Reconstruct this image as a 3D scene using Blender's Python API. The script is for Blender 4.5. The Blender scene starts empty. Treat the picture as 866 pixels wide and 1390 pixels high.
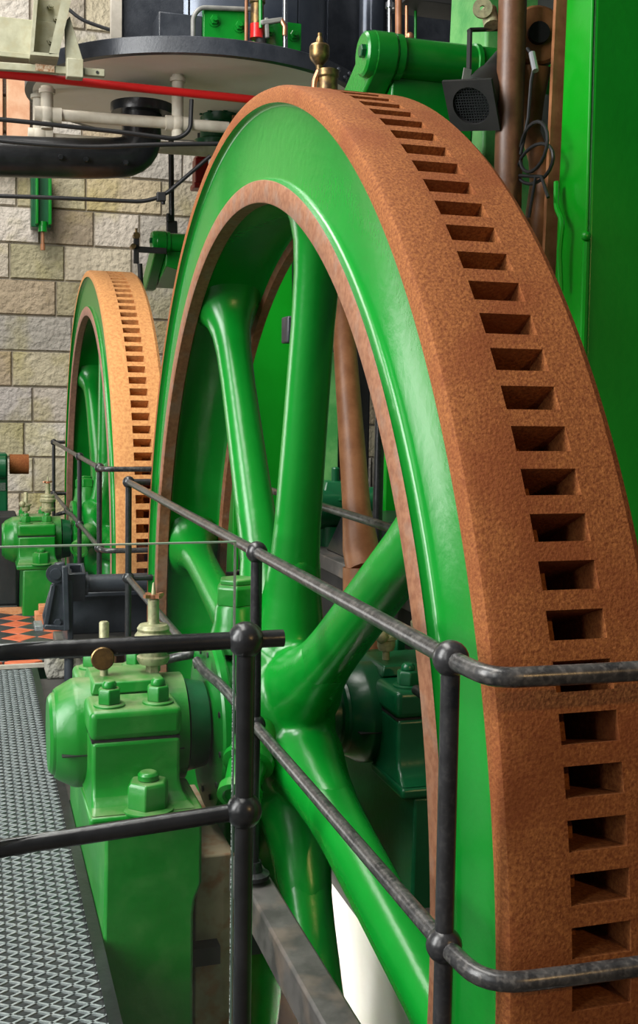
import bpy, math, random
from mathutils import Vector, Matrix
C = bpy.context.scene
col = C.collection
random.seed(7)
PI = math.pi

# ------------------------------------------------------------------ camera, world, lights
cam_data = bpy.data.cameras.new('camera')
cam = bpy.data.objects.new('camera', cam_data)
col.objects.link(cam)
F_PX, YAW, PITCH, ROLL = 1532.07, -0.29839, -0.06831, 0.01506
fw = Vector((math.cos(PITCH)*math.cos(YAW), math.cos(PITCH)*math.sin(YAW), math.sin(PITCH)))
rt = fw.cross(Vector((0, 0, 1))).normalized()
up = rt.cross(fw)
rt2 = math.cos(ROLL)*rt + math.sin(ROLL)*up
up2 = -math.sin(ROLL)*rt + math.cos(ROLL)*up
m3 = Matrix((rt2, up2, -fw)).transposed()
cam.matrix_world = Matrix.Translation((-3.954, 0.9093, 1.1645)) @ m3.to_4x4()
cam_data.sensor_fit = 'VERTICAL'
cam_data.sensor_height = 36
cam_data.lens = F_PX*36/1390
cam_data.shift_y = -45/1390          # the photograph's optical centre lies a little above the frame's centre
cam_data.clip_end = 200
C.camera = cam

C.view_settings.view_transform = 'Standard'
C.view_settings.look = 'None'
C.view_settings.gamma = 1
C.view_settings.exposure = 0.0
C.view_settings.use_curve_mapping = False

w = bpy.data.worlds.new('daylight')
C.world = w
w.use_nodes = True
bg = w.node_tree.nodes['Background']
bg.inputs[0].default_value = (0.86, 0.93, 1.0, 1)
bg.inputs[1].default_value = 0.085

def area_light(name, loc, target, sx, sy, power, color=(1, 1, 1)):
    d = bpy.data.lights.new(name, 'AREA')
    d.shape = 'RECTANGLE'; d.size = sx; d.size_y = sy; d.energy = power; d.color = color
    o = bpy.data.objects.new(name, d); col.objects.link(o)
    o.location = loc
    o.rotation_euler = (Vector(target)-Vector(loc)).to_track_quat('-Z', 'Y').to_euler()
    return o
area_light('hall_window_side', (-1.3, 7.0, 4.3), (-0.1, 0, 0.8), 3.2, 6.6, 1150, (1.0, 1.0, 0.98))
area_light('far_window', (9.0, 4.7, 1.0), (0.0, 1.5, 0.8), 2.4, 2.6, 120, (1.0, 0.98, 0.94))
area_light('roof_light', (1.0, 2.0, 8.0), (0.8, 0, 0), 8.0, 2.4, 800, (1.0, 0.97, 0.92))
area_light('wall_fill', (6.8, 2.6, 7.0), (8.6, -0.2, 2.4), 4.0, 2.0, 190, (1.0, 0.97, 0.93))  # added fill that brightens the stone wall, not a known roof light
pl_ = area_light('pit_fill', (1.25, .50, -.82), (0.45, -.52, -1.25), .7, .12, 95, (1.0, .96, .9)); pl_.data.spread = math.radians(80)  # added light to whiten the pit's back wall; no lamp stands there
area_light('hall_window_narrow', (-5.6, 6.2, 4.0), (-0.3, 0, 0.6), 1.0, 6.0, 170, (1.0, 1.0, 0.98))
wl = bpy.data.lights.new('warm_spot', 'SPOT'); wl.energy = 170; wl.color = (1.0, .62, .25); wl.spot_size = math.radians(50); wl.spot_blend = .3; wl.shadow_soft_size = .06
wo = bpy.data.objects.new('warm_spot', wl); col.objects.link(wo); wo.location = (-6.2, -1.5, 2.6)
wo.rotation_euler = (Vector((-.6, .1, -.2))-wo.location).to_track_quat('-Z', 'Y').to_euler()

# ------------------------------------------------------------------ materials
def nt(name):
    m = bpy.data.materials.new(name); m.use_nodes = True
    return m, m.node_tree.nodes, m.node_tree.links, m.node_tree.nodes['Principled BSDF']

def mat(name, c1, c2=None, scale=8, rough=0.5, metal=0.0, bump=0.0, bump_scale=None, rough2=None, lo=.4, hi=.6, detail=6, coat=0, per_object=0.0, c3=None, s3=60, f3=.5, dist=.004):
    m, N, L, B = nt(name)
    tc = N.new('ShaderNodeTexCoord')
    geo = N.new('ShaderNodeNewGeometry')
    vec = geo.outputs['Position']
    B.inputs['Roughness'].default_value = rough
    B.inputs['Metallic'].default_value = metal
    B.inputs['Coat Weight'].default_value = coat
    B.inputs['Coat Roughness'].default_value = .12
    colout = None
    if c2 is not None:
        n = N.new('ShaderNodeTexNoise'); n.inputs['Scale'].default_value = scale; n.inputs['Detail'].default_value = detail
        n.inputs['Roughness'].default_value = .65
        L.new(vec, n.inputs['Vector'])
        r = N.new('ShaderNodeValToRGB')
        r.color_ramp.elements[0].position = lo; r.color_ramp.elements[0].color = (*c1, 1)
        r.color_ramp.elements[1].position = hi; r.color_ramp.elements[1].color = (*c2, 1)
        L.new(n.outputs['Fac'], r.inputs['Fac'])
        colout = r.outputs['Color']
        if rough2 is not None:
            mr = N.new('ShaderNodeMapRange')
            mr.inputs['From Min'].default_value = lo; mr.inputs['From Max'].default_value = hi
            mr.inputs['To Min'].default_value = rough; mr.inputs['To Max'].default_value = rough2
            L.new(n.outputs['Fac'], mr.inputs['Value']); L.new(mr.outputs[0], B.inputs['Roughness'])
    else:
        B.inputs['Base Color'].default_value = (*c1, 1)
    if c3 is not None:
        n3 = N.new('ShaderNodeTexNoise'); n3.inputs['Scale'].default_value = s3; n3.inputs['Detail'].default_value = 3
        L.new(vec, n3.inputs['Vector'])
        r3 = N.new('ShaderNodeValToRGB')
        r3.color_ramp.elements[0].position = .5; r3.color_ramp.elements[0].color = (0, 0, 0, 1)
        r3.color_ramp.elements[1].position = .66; r3.color_ramp.elements[1].color = (f3, f3, f3, 1)
        L.new(n3.outputs['Fac'], r3.inputs['Fac'])
        mx = N.new('ShaderNodeMix'); mx.data_type = 'RGBA'
        L.new(r3.outputs['Color'], mx.inputs[0])
        if colout is None:
            mx.inputs[6].default_value = (*c1, 1)
        else:
            L.new(colout, mx.inputs[6])
        mx.inputs[7].default_value = (*c3, 1)
        colout = mx.outputs[2]
    if per_object:
        oi = N.new('ShaderNodeObjectInfo')
        hs = N.new('ShaderNodeHueSaturation')
        mr = N.new('ShaderNodeMapRange'); mr.inputs['To Min'].default_value = 1-per_object; mr.inputs['To Max'].default_value = 1+per_object
        L.new(oi.outputs['Random'], mr.inputs['Value']); L.new(mr.outputs[0], hs.inputs['Value'])
        if colout is None:
            hs.inputs['Color'].default_value = (*c1, 1)
        else:
            L.new(colout, hs.inputs['Color'])
        colout = hs.outputs['Color']
    if colout is not None:
        L.new(colout, B.inputs['Base Color'])
    if bump:
        n2 = N.new('ShaderNodeTexNoise'); n2.inputs['Scale'].default_value = bump_scale or scale*4; n2.inputs['Detail'].default_value = 4
        L.new(vec, n2.inputs['Vector'])
        b = N.new('ShaderNodeBump'); b.inputs['Strength'].default_value = bump; b.inputs['Distance'].default_value = dist
        L.new(n2.outputs['Fac'], b.inputs['Height']); L.new(b.outputs['Normal'], B.inputs['Normal'])
    return m

M = {}
M['green'] = mat('green gloss paint', (.0015, .178, .013), (.003, .21, .018), 3, .27, bump=.35, bump_scale=28, lo=.3, hi=.7, dist=.003)
M['green_frame'] = mat('bright green frame paint', (.001, .27, .006), (.002, .31, .010), 4, .32, bump=.2, bump_scale=30, lo=.3, hi=.7)
M['green_dusty'] = mat('dusty green paint', (.003, .18, .012), (.008, .215, .020), 3.5, .3, bump=.35, bump_scale=40, lo=.42, hi=.72, rough2=.45, dist=.003, c3=(.09, .25, .06), s3=7, f3=.3)
M['green_pale'] = mat('faded green paint', (.05, .27, .06), (.12, .36, .10), 5, .5, bump=.3, bump_scale=60)
M['green_dark_shade'] = mat('dark and shaded green paint', (.002, .07, .022), (.004, .09, .03), 4, .3, bump=.2, bump_scale=40)  # dark green with shade put into its colour, as on the rear bearing
M['rust'] = mat('rusted iron', (.150, .042, .011), (.30, .108, .030), 130, .8, bump=.6, bump_scale=150, lo=.36, hi=.64, c3=(.17, .042, .011), s3=4.0, f3=.6, dist=.003)
M['rust'].node_tree.nodes['Principled BSDF'].inputs['Specular IOR Level'].default_value = .22
M['rust_edge'] = mat('rubbed rusted iron', (.18, .065, .026), (.25, .108, .05), 45, .65, bump=.4, bump_scale=60, c3=(.20, .14, .105), s3=12, f3=.45, dist=.003)
M['rust_warm_lit'] = mat('warm lit ochre rusted iron', (.46, .19, .06), (.62, .30, .10), 50, .85, bump=.4, bump_scale=80, lo=.38, hi=.62)  # ochre rust with the far wheel's warm light put into its colour
M['rust_warm_lit_edge'] = mat('warm lit ochre rusted edge', (.26, .13, .09), (.36, .18, .12), 30, .7)  # same warm light coloured into the rim's edges
M['socket_dark'] = mat('oily dark rust', (.05, .02, .01), (.10, .04, .02), 20, .8)
M['rod'] = mat('brown waxed steel rod', (.23, .09, .035), (.33, .14, .06), 9, .45, bump=.15, bump_scale=90)
M['rod_dark'] = mat('dark brown oiled rod', (.11, .045, .02), (.17, .075, .035), 9, .42, bump=.15, bump_scale=90)
M['rod_bronze'] = mat('bronze brown rod', (.36, .14, .05), (.46, .20, .08), 9, .4, bump=.15, bump_scale=90)
M['black'] = mat('black enamel paint', (.010, .011, .012), (.018, .019, .021), 10, .30, bump=.25, bump_scale=50)
M['black_dull'] = mat('dull black iron', (.008, .008, .008), (.016, .015, .014), 8, .65)
M['black_blue'] = mat('blue black enamel', (.022, .026, .034), (.04, .045, .055), 6, .36, bump=.3, bump_scale=60)
M['pipe_rail'] = mat('worn black painted tube', (.012, .012, .013), (.022, .022, .024), 14, .3, c3=(.10, .095, .09), s3=90, f3=.15, bump=.1, bump_scale=70)
M['pipe_worn'] = mat('rubbed steel tube', (.022, .022, .023), (.06, .058, .056), 30, .3, metal=.2, c3=(.20, .185, .17), s3=90, f3=.32, bump=.12, bump_scale=70)
M['cladding'] = mat('blued sheet steel cladding', (.07, .085, .115), (.10, .115, .145), 2, .2, metal=.45, bump=.04, bump_scale=6)
M['steel'] = mat('bright steel', (.55, .57, .6), None, rough=.22, metal=1)
M['grey_pipe'] = mat('grey painted pipe', (.16, .16, .15), (.22, .22, .2), 12, .4)
M['cream'] = mat('cream paint', (.55, .50, .40), (.64, .59, .48), 4, .55, c3=(.38, .32, .22), s3=7, f3=.4)
M['cream_green'] = mat('greenish cream paint', (.30, .295, .20), (.38, .37, .26), 6, .5, bump=.25, bump_scale=40, c3=(.30, .27, .16), s3=14, f3=.5)
M['flake'] = mat('flaking rust patch', (.30, .14, .06), (.5, .4, .28), 60, .9, bump=.8, bump_scale=90)
M['underside'] = mat('off white painted underside', (.78, .72, .62), (.82, .77, .68), 2, .6)
M['red'] = mat('red gloss paint', (.55, .012, .012), None, rough=.28)
M['red_dark'] = mat('dark red paint', (.28, .012, .012), None, rough=.35)
M['brass'] = mat('aged brass', (.30, .19, .07), (.15, .10, .05), 30, .38, metal=.8, c3=(.05,.035,.025), s3=18, f3=.7)
M['brass_dusty'] = mat('dusty painted brass', (.30, .30, .17), (.42, .38, .22), 26, .5, metal=.3, c3=(.20, .17, .10), s3=60, f3=.6)
M['copper'] = mat('copper', (.55, .24, .13), None, rough=.35, metal=.8)
M['stone'] = mat('dressed sandstone', (.39, .36, .31), (.56, .52, .46), 3.0, .9, bump=.75, bump_scale=16, lo=.3, hi=.7, per_object=.24, c3=(.42, .38, .16), s3=2.0, f3=.5, dist=.06)
def stone_variety(m):
    N, L = m.node_tree.nodes, m.node_tree.links
    B = N['Principled BSDF']; src = B.inputs['Base Color'].links[0].from_socket
    oi = N.new('ShaderNodeObjectInfo'); mul = N.new('ShaderNodeMath'); mul.operation = 'MULTIPLY'; mul.inputs[1].default_value = 7.31
    fr = N.new('ShaderNodeMath'); fr.operation = 'FRACT'
    L.new(oi.outputs['Random'], mul.inputs[0]); L.new(mul.outputs[0], fr.inputs[0])
    rp = N.new('ShaderNodeValToRGB'); e = rp.color_ramp.elements
    e[0].position = 0; e[0].color = (1, 1, 1, 1)
    e[1].position = 1; e[1].color = (.95, .93, .98, 1)
    for ps, c in ((.3, (1, .97, .93, 1)), (.5, (.92, .78, .60, 1)), (.65, (.92, .89, .62, 1)), (.8, (1, .93, .80, 1))):
        x = e.new(ps); x.color = c
    L.new(fr.outputs[0], rp.inputs[0])
    mx = N.new('ShaderNodeMix'); mx.data_type = 'RGBA'; mx.blend_type = 'MULTIPLY'; mx.inputs[0].default_value = 1
    L.new(src, mx.inputs[6]); L.new(rp.outputs[0], mx.inputs[7]); L.new(mx.outputs[2], B.inputs['Base Color'])
stone_variety(M['stone'])
M['mortar'] = mat('lime mortar', (.26, .23, .18), (.33, .29, .23), 10, .95)
M['peach'] = mat('peach sandstone pier', (.62, .32, .18), (.70, .42, .26), 6, .85, bump=.3, bump_scale=60)
M['timber_grey'] = mat('weathered pale timber', (.40, .36, .30), (.48, .44, .37), 9, .7)
M['white_wall'] = mat('white painted pit wall', (.88, .85, .79), (.92, .90, .85), 3, .8)
M['brown_wall'] = mat('rust stained plinth stone', (.34, .25, .16), (.46, .35, .23), 5, .8, c3=(.34, .12, .04), s3=14, f3=.7, bump=.3)
M['floor'] = mat('dark concrete floor', (.05, .045, .04), (.09, .08, .07), 3, .8)
M['bed'] = mat('oily bed iron', (.035, .033, .03), (.075, .07, .065), 7, .5, c3=(.16, .12, .09), s3=8, f3=.5)
M['tile_red'] = mat('red quarry tile', (.55, .10, .04), (.66, .16, .07), 14, .45, per_object=.2)
M['tile_black'] = mat('black quarry tile', (.03, .03, .032), (.055, .055, .055), 14, .42, per_object=.25)
M['brick'] = mat('orange brick', (.52, .18, .07), (.62, .27, .12), 30, .85, bump=.5)
M['grate'] = mat('galvanised expanded metal', (.20, .225, .23), (.32, .345, .35), 40, .4, metal=.2)
M['grate_bed'] = mat('dark plate below mesh', (.02, .024, .026), (.035, .04, .04), 20, .6)
M['rubber'] = mat('black cable sheath', (.012, .012, .013), None, rough=.5)
M['silver_tape'] = mat('grey tape', (.35, .36, .38), None, rough=.35, metal=.5)
M['pale_line'] = mat('black lining paint', (.01, .03, .012), None, rough=.4)

def settle_dust(m, colour, amount):      # dust lies on whatever faces up
    N, L = m.node_tree.nodes, m.node_tree.links
    B = N['Principled BSDF']; src = B.inputs['Base Color'].links[0].from_socket
    g_ = N.new('ShaderNodeNewGeometry'); sx = N.new('ShaderNodeSeparateXYZ'); L.new(g_.outputs['True Normal'], sx.inputs[0])
    n_ = N.new('ShaderNodeTexNoise'); n_.inputs['Scale'].default_value = 14; n_.inputs['Detail'].default_value = 5; L.new(g_.outputs['Position'], n_.inputs['Vector'])
    mr = N.new('ShaderNodeMapRange'); mr.inputs['From Min'].default_value = .7; mr.inputs['From Max'].default_value = 1; L.new(sx.outputs['Z'], mr.inputs['Value'])
    m2 = N.new('ShaderNodeMapRange'); m2.inputs['From Min'].default_value = .35; m2.inputs['From Max'].default_value = .65; m2.inputs['To Min'].default_value = .25*amount; m2.inputs['To Max'].default_value = amount
    L.new(n_.outputs['Fac'], m2.inputs['Value'])
    ml = N.new('ShaderNodeMath'); ml.operation = 'MULTIPLY'; L.new(mr.outputs[0], ml.inputs[0]); L.new(m2.outputs[0], ml.inputs[1])
    mx = N.new('ShaderNodeMix'); mx.data_type = 'RGBA'; L.new(ml.outputs[0], mx.inputs[0]); L.new(src, mx.inputs[6]); mx.inputs[7].default_value = (*colour, 1)
    L.new(mx.outputs[2], B.inputs['Base Color'])
settle_dust(M['green_dusty'], (.22, .27, .13), .75)
def glass_mat():
    m, N, L, B = nt('clear toughened glass')
    B.inputs['Base Color'].default_value = (.95, 1, .98, 1)
    B.inputs['Roughness'].default_value = 0
    B.inputs['IOR'].default_value = 1.45
    B.inputs['Transmission Weight'].default_value = 1
    return m
M['glass'] = glass_mat()
M['glass_edge'] = mat('green glass edge', (.26, .36, .29), None, rough=.2)

# ------------------------------------------------------------------ mesh builder
def frame_of(d):
    d = Vector(d).normalized()
    a = Vector((0, 0, 1)) if abs(d.z) < .9 else Vector((1, 0, 0))
    u = d.cross(a).normalized(); v = d.cross(u).normalized()
    return d, u, v

class MB:
    def __init__(s): s.v = []; s.f = []
    def add(s, vs, fs):
        o = len(s.v); s.v += [tuple(x) for x in vs]; s.f += [tuple(i+o for i in f) for f in fs]; return s
    def box(s, lo, hi):
        x0, y0, z0 = [min(a, b) for a, b in zip(lo, hi)]; x1, y1, z1 = [max(a, b) for a, b in zip(lo, hi)]
        return s.add([(x0,y0,z0),(x1,y0,z0),(x1,y1,z0),(x0,y1,z0),(x0,y0,z1),(x1,y0,z1),(x1,y1,z1),(x0,y1,z1)],
                     [(0,3,2,1),(4,5,6,7),(0,1,5,4),(1,2,6,5),(2,3,7,6),(3,0,4,7)])
    def hexa(s, b, t):      # two quads, bottom and top, same winding (counter-clockwise from above)
        return s.add(list(b)+list(t), [(3,2,1,0),(4,5,6,7),(0,1,5,4),(1,2,6,5),(2,3,7,6),(3,0,4,7)])
    def bar(s, p0, p1, wd, ht, upv=(0,0,1)):   # rectangular bar along p0-p1
        p0 = Vector(p0); p1 = Vector(p1); d = (p1-p0).normalized()
        sd = d.cross(Vector(upv)).normalized(); u = sd.cross(d)
        q = [sd*(-wd/2)+u*(-ht/2), sd*(wd/2)+u*(-ht/2), sd*(wd/2)+u*(ht/2), sd*(-wd/2)+u*(ht/2)]
        return s.add([p0+a for a in q]+[p1+a for a in q], [(0,1,2,3),(7,6,5,4),(0,4,5,1),(1,5,6,2),(2,6,7,3),(3,7,4,0)])
    def lathe(s, prof, org, d, n=32, close=False):  # prof: (radius, distance along d)
        d, u, v = frame_of(d); org = Vector(org); vs = []; fs = []
        k = len(prof)
        for i in range(n):
            a = 2*PI*i/n; rd = u*math.cos(a)+v*math.sin(a)
            vs += [org+d*h+rd*r for r, h in prof]
        for i in range(n):
            j = (i+1) % n
            for q in range(k if close else k-1):
                q2 = (q+1) % k
                f = [i*k+q, i*k+q2, j*k+q2, j*k+q]
                if prof[q][0] < 1e-6: f = [i*k+q, i*k+q2, j*k+q2]
                elif prof[q2][0] < 1e-6: f = [i*k+q, i*k+q2, j*k+q]
                fs.append(tuple(f))
        return s.add(vs, fs)
    def cyl(s, p0, p1, r0, r1=None, n=20):
        r1 = r0 if r1 is None else r1
        p0 = Vector(p0); p1 = Vector(p1); h = (p1-p0).length
        return s.lathe([(0,0),(r0,0),(r1,h),(0,h)], p0, p1-p0, n)
    def sphere(s, c, r, n=18, k=10, squash=1.0):
        return s.lathe([(r*math.sin(PI*i/k), -r*squash*math.cos(PI*i/k)) for i in range(k+1)], c, (0,0,1), n)
    def tube(s, pts, r, n=12, fillet=0.0, cap=True):
        P = [Vector(p) for p in pts]
        if fillet:
            Q = [P[0]]
            for a, b, c in zip(P, P[1:], P[2:]):
                f = min(fillet, (a-b).length*.49, (c-b).length*.49)
                s0 = b+(a-b).normalized()*f; s1 = b+(c-b).normalized()*f
                for t in range(7):
                    t /= 6; Q.append(s0*(1-t)**2+b*2*t*(1-t)+s1*t*t)
            P = Q+[P[-1]]
        R = r if isinstance(r, (list, tuple)) else [r]*len(P)
        d, u, v = frame_of(P[1]-P[0]); vs = []; fs = []
        for i, p in enumerate(P):
            t = (P[min(i+1, len(P)-1)]-P[max(i-1, 0)]).normalized()
            u = (u-t*u.dot(t)).normalized(); v = t.cross(u)
            vs += [p+u*R[i]*math.cos(2*PI*k/n)+v*R[i]*math.sin(2*PI*k/n) for k in range(n)]
        for i in range(len(P)-1):
            for k in range(n):
                fs.append((i*n+k, i*n+(k+1) % n, (i+1)*n+(k+1) % n, (i+1)*n+k))
        if cap:
            fs.append(tuple(range(n-1, -1, -1))); fs.append(tuple((len(P)-1)*n+k for k in range(n)))
        return s.add(vs, fs)
    def prism(s, poly, org, u, v, th):   # polygon in (u, v) from org, extruded by th along u x v
        org = Vector(org); u = Vector(u).normalized(); v = Vector(v).normalized(); nn = u.cross(v)
        k = len(poly); a = [org+u*x+v*y for x, y in poly]
        return s.add(a+[p+nn*th for p in a], [tuple(range(k-1, -1, -1)), tuple(range(k, 2*k))]+[(i, (i+1) % k, k+(i+1) % k, k+i) for i in range(k)])
    def hexnut(s, p, d, r, h, turn=0.0):
        d, u, v = frame_of(d); p = Vector(p); vs = []
        pr = [(r, 0), (r, h*.85), (r*.86, h)]
        for rr, hh in pr:
            vs += [p+d*hh+u*rr*math.cos(PI*k/3+turn)+v*rr*math.sin(PI*k/3+turn) for k in range(6)]
        fs = [tuple(range(5, -1, -1)), tuple(range(12, 18))]
        for q in range(2):
            fs += [(q*6+k, q*6+(k+1) % 6, q*6+6+(k+1) % 6, q*6+6+k) for k in range(6)]
        return s.add(vs, fs)
    def torus(s, c, d, R, r, n=24, k=8):
        return s.lathe([(R+r*math.cos(2*PI*i/k), r*math.sin(2*PI*i/k)) for i in range(k)], c, d, n, True)
    def build(s, name, m, parent=None, bevel=0, angle=35, seg=2):
        me = bpy.data.meshes.new(name)
        off = Vector((0, 0, 0)); p = parent
        while p is not None:
            off += p.location; p = p.parent
        me.from_pydata([tuple(Vector(x)-off) for x in s.v], [], s.f)
        me.validate(); 
        import bmesh
        b = bmesh.new(); b.from_mesh(me); bmesh.ops.recalc_face_normals(b, faces=b.faces); b.to_mesh(me); b.free()
        me.materials.append(M[m] if isinstance(m, str) else m)
        for q in me.polygons: q.use_smooth = True
        me.set_sharp_from_angle(angle=math.radians(angle))
        o = bpy.data.objects.new(name, me); col.objects.link(o)
        if parent is not None: o.parent = parent
        if bevel:
            md = o.modifiers.new('bevel', 'BEVEL'); md.width = bevel; md.segments = seg; md.limit_method = 'ANGLE'; md.angle_limit = math.radians(40)
            md.harden_normals = False
        return o

def thing(name, label, cat, loc, group=None):
    o = bpy.data.objects.new(name, None); col.objects.link(o)
    o.location = loc; o['label'] = label; o['category'] = cat
    o.empty_display_size = .1
    if group: o['group'] = group
    return o
def tag(o, label, cat, group=None, kind=None):
    o['label'] = label; o['category'] = cat
    if group: o['group'] = group
    if kind: o['kind'] = kind
    return o
def structure(o): o['kind'] = 'structure'; return o
def copy_tree(o, parent=None):
    c = o.copy(); col.objects.link(c)
    if parent is not None: c.parent = parent
    for ch in list(o.children): copy_tree(ch, c)
    return c
def shifted(o, dx, dy, dz, label, recolour=None):
    c = copy_tree(o); c.location = Vector(o.location)+Vector((dx, dy, dz)); c['label'] = label
    if recolour:
        stack = [c]
        while stack:
            q = stack.pop(); stack += list(q.children)
            if q.type == 'MESH':
                nm = q.data.materials[0].name
                if nm in recolour:
                    q.material_slots[0].link = 'OBJECT'; q.material_slots[0].material = recolour[nm]
    return c

FAR = 5.56             # the second engine stands this far behind the first
FLOOR = -0.55
PITZ = -2.3

# ------------------------------------------------------------------ setting: wall, floor, pit
WX = 9.24
wall = structure(MB().box((WX+.03, -4.2, -2.4), (WX+.4, 4.5, 6.6)).build('wall_back', 'mortar'))
base_meshes = []
for k in range(6):
    L = [.52, .6, .66, .7, .76, .86][k]
    b = MB()
    H = .385; j = lambda a: random.uniform(-a, a)
    front = [(-.0+j(.012), y, z) for y, z in ((.0, .0), (L-.014, 0), (L-.014, H), (.0, H))]
    mid = (-.012+j(.008), L/2+j(.1), H/2+j(.05))
    fr = [(x-.0, y+(.012 if y < .1 else -.012), z+(.012 if z < .1 else -.012)) for x, y, z in front]
    bk = [(.05, y, z) for _, y, z in front]
    rim_ = [(.02, y, z) for _, y, z in front]
    b.add(fr+rim_+bk+[mid], [(0,1,12),(1,2,12),(2,3,12),(3,0,12)]+[(i, 4+i, 4+(i+1) % 4, (i+1) % 4) for i in range(4)]+[(4+i, 8+i, 8+(i+1) % 4, 4+(i+1) % 4) for i in range(4)])
    base_meshes.append((L, b))
protos = []
for L, b in base_meshes:
    o = b.build('stone_block', 'stone', wall, angle=50)
    protos.append((L, o))
first = {}
row = 0
z = -.71
while z < 6.2:
    y = -4.15+random.uniform(-.5, 0)
    while y < 4.2:
        k = random.randrange(6); L, o = protos[k]
        if k not in first: q = o; first[k] = 1
        else:
            q = o.copy(); col.objects.link(q); q.parent = wall
        q.location = (WX+random.uniform(-.006, .006), y, z)
        y += L
    z += .40
# pale pier by the far opening
for (a, b_) in (((8, 150), (40, 150)), ((-24, 150), (4, 150))):
    pass
pier = structure(MB().box((9.02, (9.020, 0.534, 4.270)[1], (9.020, 0.451, 3.686)[2]), (9.25, (9.020, 0.286, 4.292)[1], 5.0)).build('trim_1', 'peach', None, .01))
pier2 = structure(MB().box((9.02, (9.020, 0.909, 4.237)[1], (9.020, 0.451, 3.686)[2]), (9.25, (9.020, 0.573, 4.267)[1], 5.0)).build('trim_2', 'peach', None, .01))

fl = MB()
fl.box((-6.0, .56, FLOOR-.3), (WX+.05, 4.5, FLOOR-.03))
fl.box((-6.0, -.52, FLOOR-.3), (-2.45, .56, FLOOR-.03))
fl.box((.95, .20, FLOOR-.3), (2.36, .56, FLOOR-.03))
fl.box((2.35, -.52, FLOOR-.3), (3.15, .56, FLOOR-.03))
fl.box((7.9, -.52, FLOOR-.3), (WX+.05, .56, FLOOR-.03))
fl.box((-6.0, -4.2, FLOOR-.3), (WX+.05, -.52, FLOOR-.03))
floor = structure(fl.build('floor', 'floor'))
pit = MB(); pit_back = MB()
for x0, x1 in ((-2.45, 2.35), (3.15, 7.9)):
    pit_back.box((x0, -.529, PITZ), (x1, -.52, FLOOR-.3))
    pit.box((x0-.04, -.56, PITZ), (x0, .6, FLOOR-.3))
    pit.box((x1, -.56, PITZ), (x1+.04, .6, FLOOR-.3))
    pit.box((x0, .56, PITZ), (x1, .6, FLOOR-.3))
    pit.box((x0-.04, -.56, PITZ-.04), (x1+.04, .6, PITZ))
structure(pit.build('wall_pit', 'floor'))
structure(pit_back.build('wall_pit', 'white_wall'))

# quarry tiles, laid diagonally, beyond the mesh flooring
TS = .178
tile_r = MB().box((-TS/2+.003, -TS/2+.003, 0), (TS/2-.003, TS/2-.003, .026)).build('tile', 'tile_red', floor, .003, seg=1)
tile_b = MB().box((-TS/2+.003, -TS/2+.003, 0), (TS/2-.003, TS/2-.003, .026)).build('tile', 'tile_black', floor, .003, seg=1)
used = {}
X0T, X1T, Y0T, Y1T = 3.42, 5.35, .16, 1.55
dg = TS*math.sqrt(2)
n_t = 0
for i in range(-40, 40):
    for k in range(-40, 40):
        x = 4.05+(i+k)*dg/2; y = .6+(i-k)*dg/2
        if x < X0T+.02 or x > X1T-.05 or y < Y0T+.09 or y > Y1T-.09: continue
        src = tile_r if i % 2 == k % 2 else tile_b
        if src in used:
            q = src.copy(); col.objects.link(q); q.parent = floor
        else:
            q = src; used[src] = 1
        q.location = (x, y, FLOOR-.028+random.uniform(0, .002)); q.rotation_euler = (0, 0, PI/4)
        n_t += 1
MB().box((X0T, Y0T, FLOOR-.03), (X0T+.035, Y1T, FLOOR+.004)).build('tile_border', 'timber_grey', floor)
MB().box((X1T-.06, Y0T, FLOOR-.03), (X1T+.10, Y1T, FLOOR+.012)).build('tile_border', 'brick', floor)
MB().box((X0T, Y0T, FLOOR-.03), (X1T, Y1T, FLOOR-.02)).build('tile_bed', 'mortar', floor)

# expanded metal flooring: strands of real mesh over a dark plate
gr = MB()
GX0, GX1, GY0, GY1 = -1.6, 3.32, .565, 1.9
CX, CY = .048, .072
nx = int((GX1-GX0)/CX*2); ny = int((GY1-GY0)/CY)
def strand(a, b_):
    d = Vector((b_[0]-a[0], b_[1]-a[1], 0)).normalized(); s_ = Vector((-d.y, d.x, 0))*.0036
    if s_.x > 0: s_ = -s_
    A = Vector((*a, FLOOR)); B = Vector((*b_, FLOOR)); dn = Vector((0, 0, -.006))
    gr.add([A+s_+dn, B+s_+dn, B+s_, A+s_, A-s_, B-s_], [(0,1,2,3), (3,2,5,4)])
for i in range(nx):
    x = GX0+i*CX/2; sh = 0 if i % 2 == 0 else .5
    for k in range(ny):
        y = GY0+(k+sh)*CY
        strand((x, y), (x+CX/2, y+CY/2)); strand((x, y), (x+CX/2, y-CY/2))
gm = gr.build('metal_mesh', 'grate', floor); gm['kind'] = 'stuff'
MB().box((GX0, GY0-.012, FLOOR-.03), (GX1, GY1, FLOOR-.018)).build('mesh_backing', 'grate_bed', floor)
MB().box((GX0, .524, FLOOR-.03), (GX1, GY0-.004, FLOOR+.004)).build('mesh_border', 'black', floor)

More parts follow.
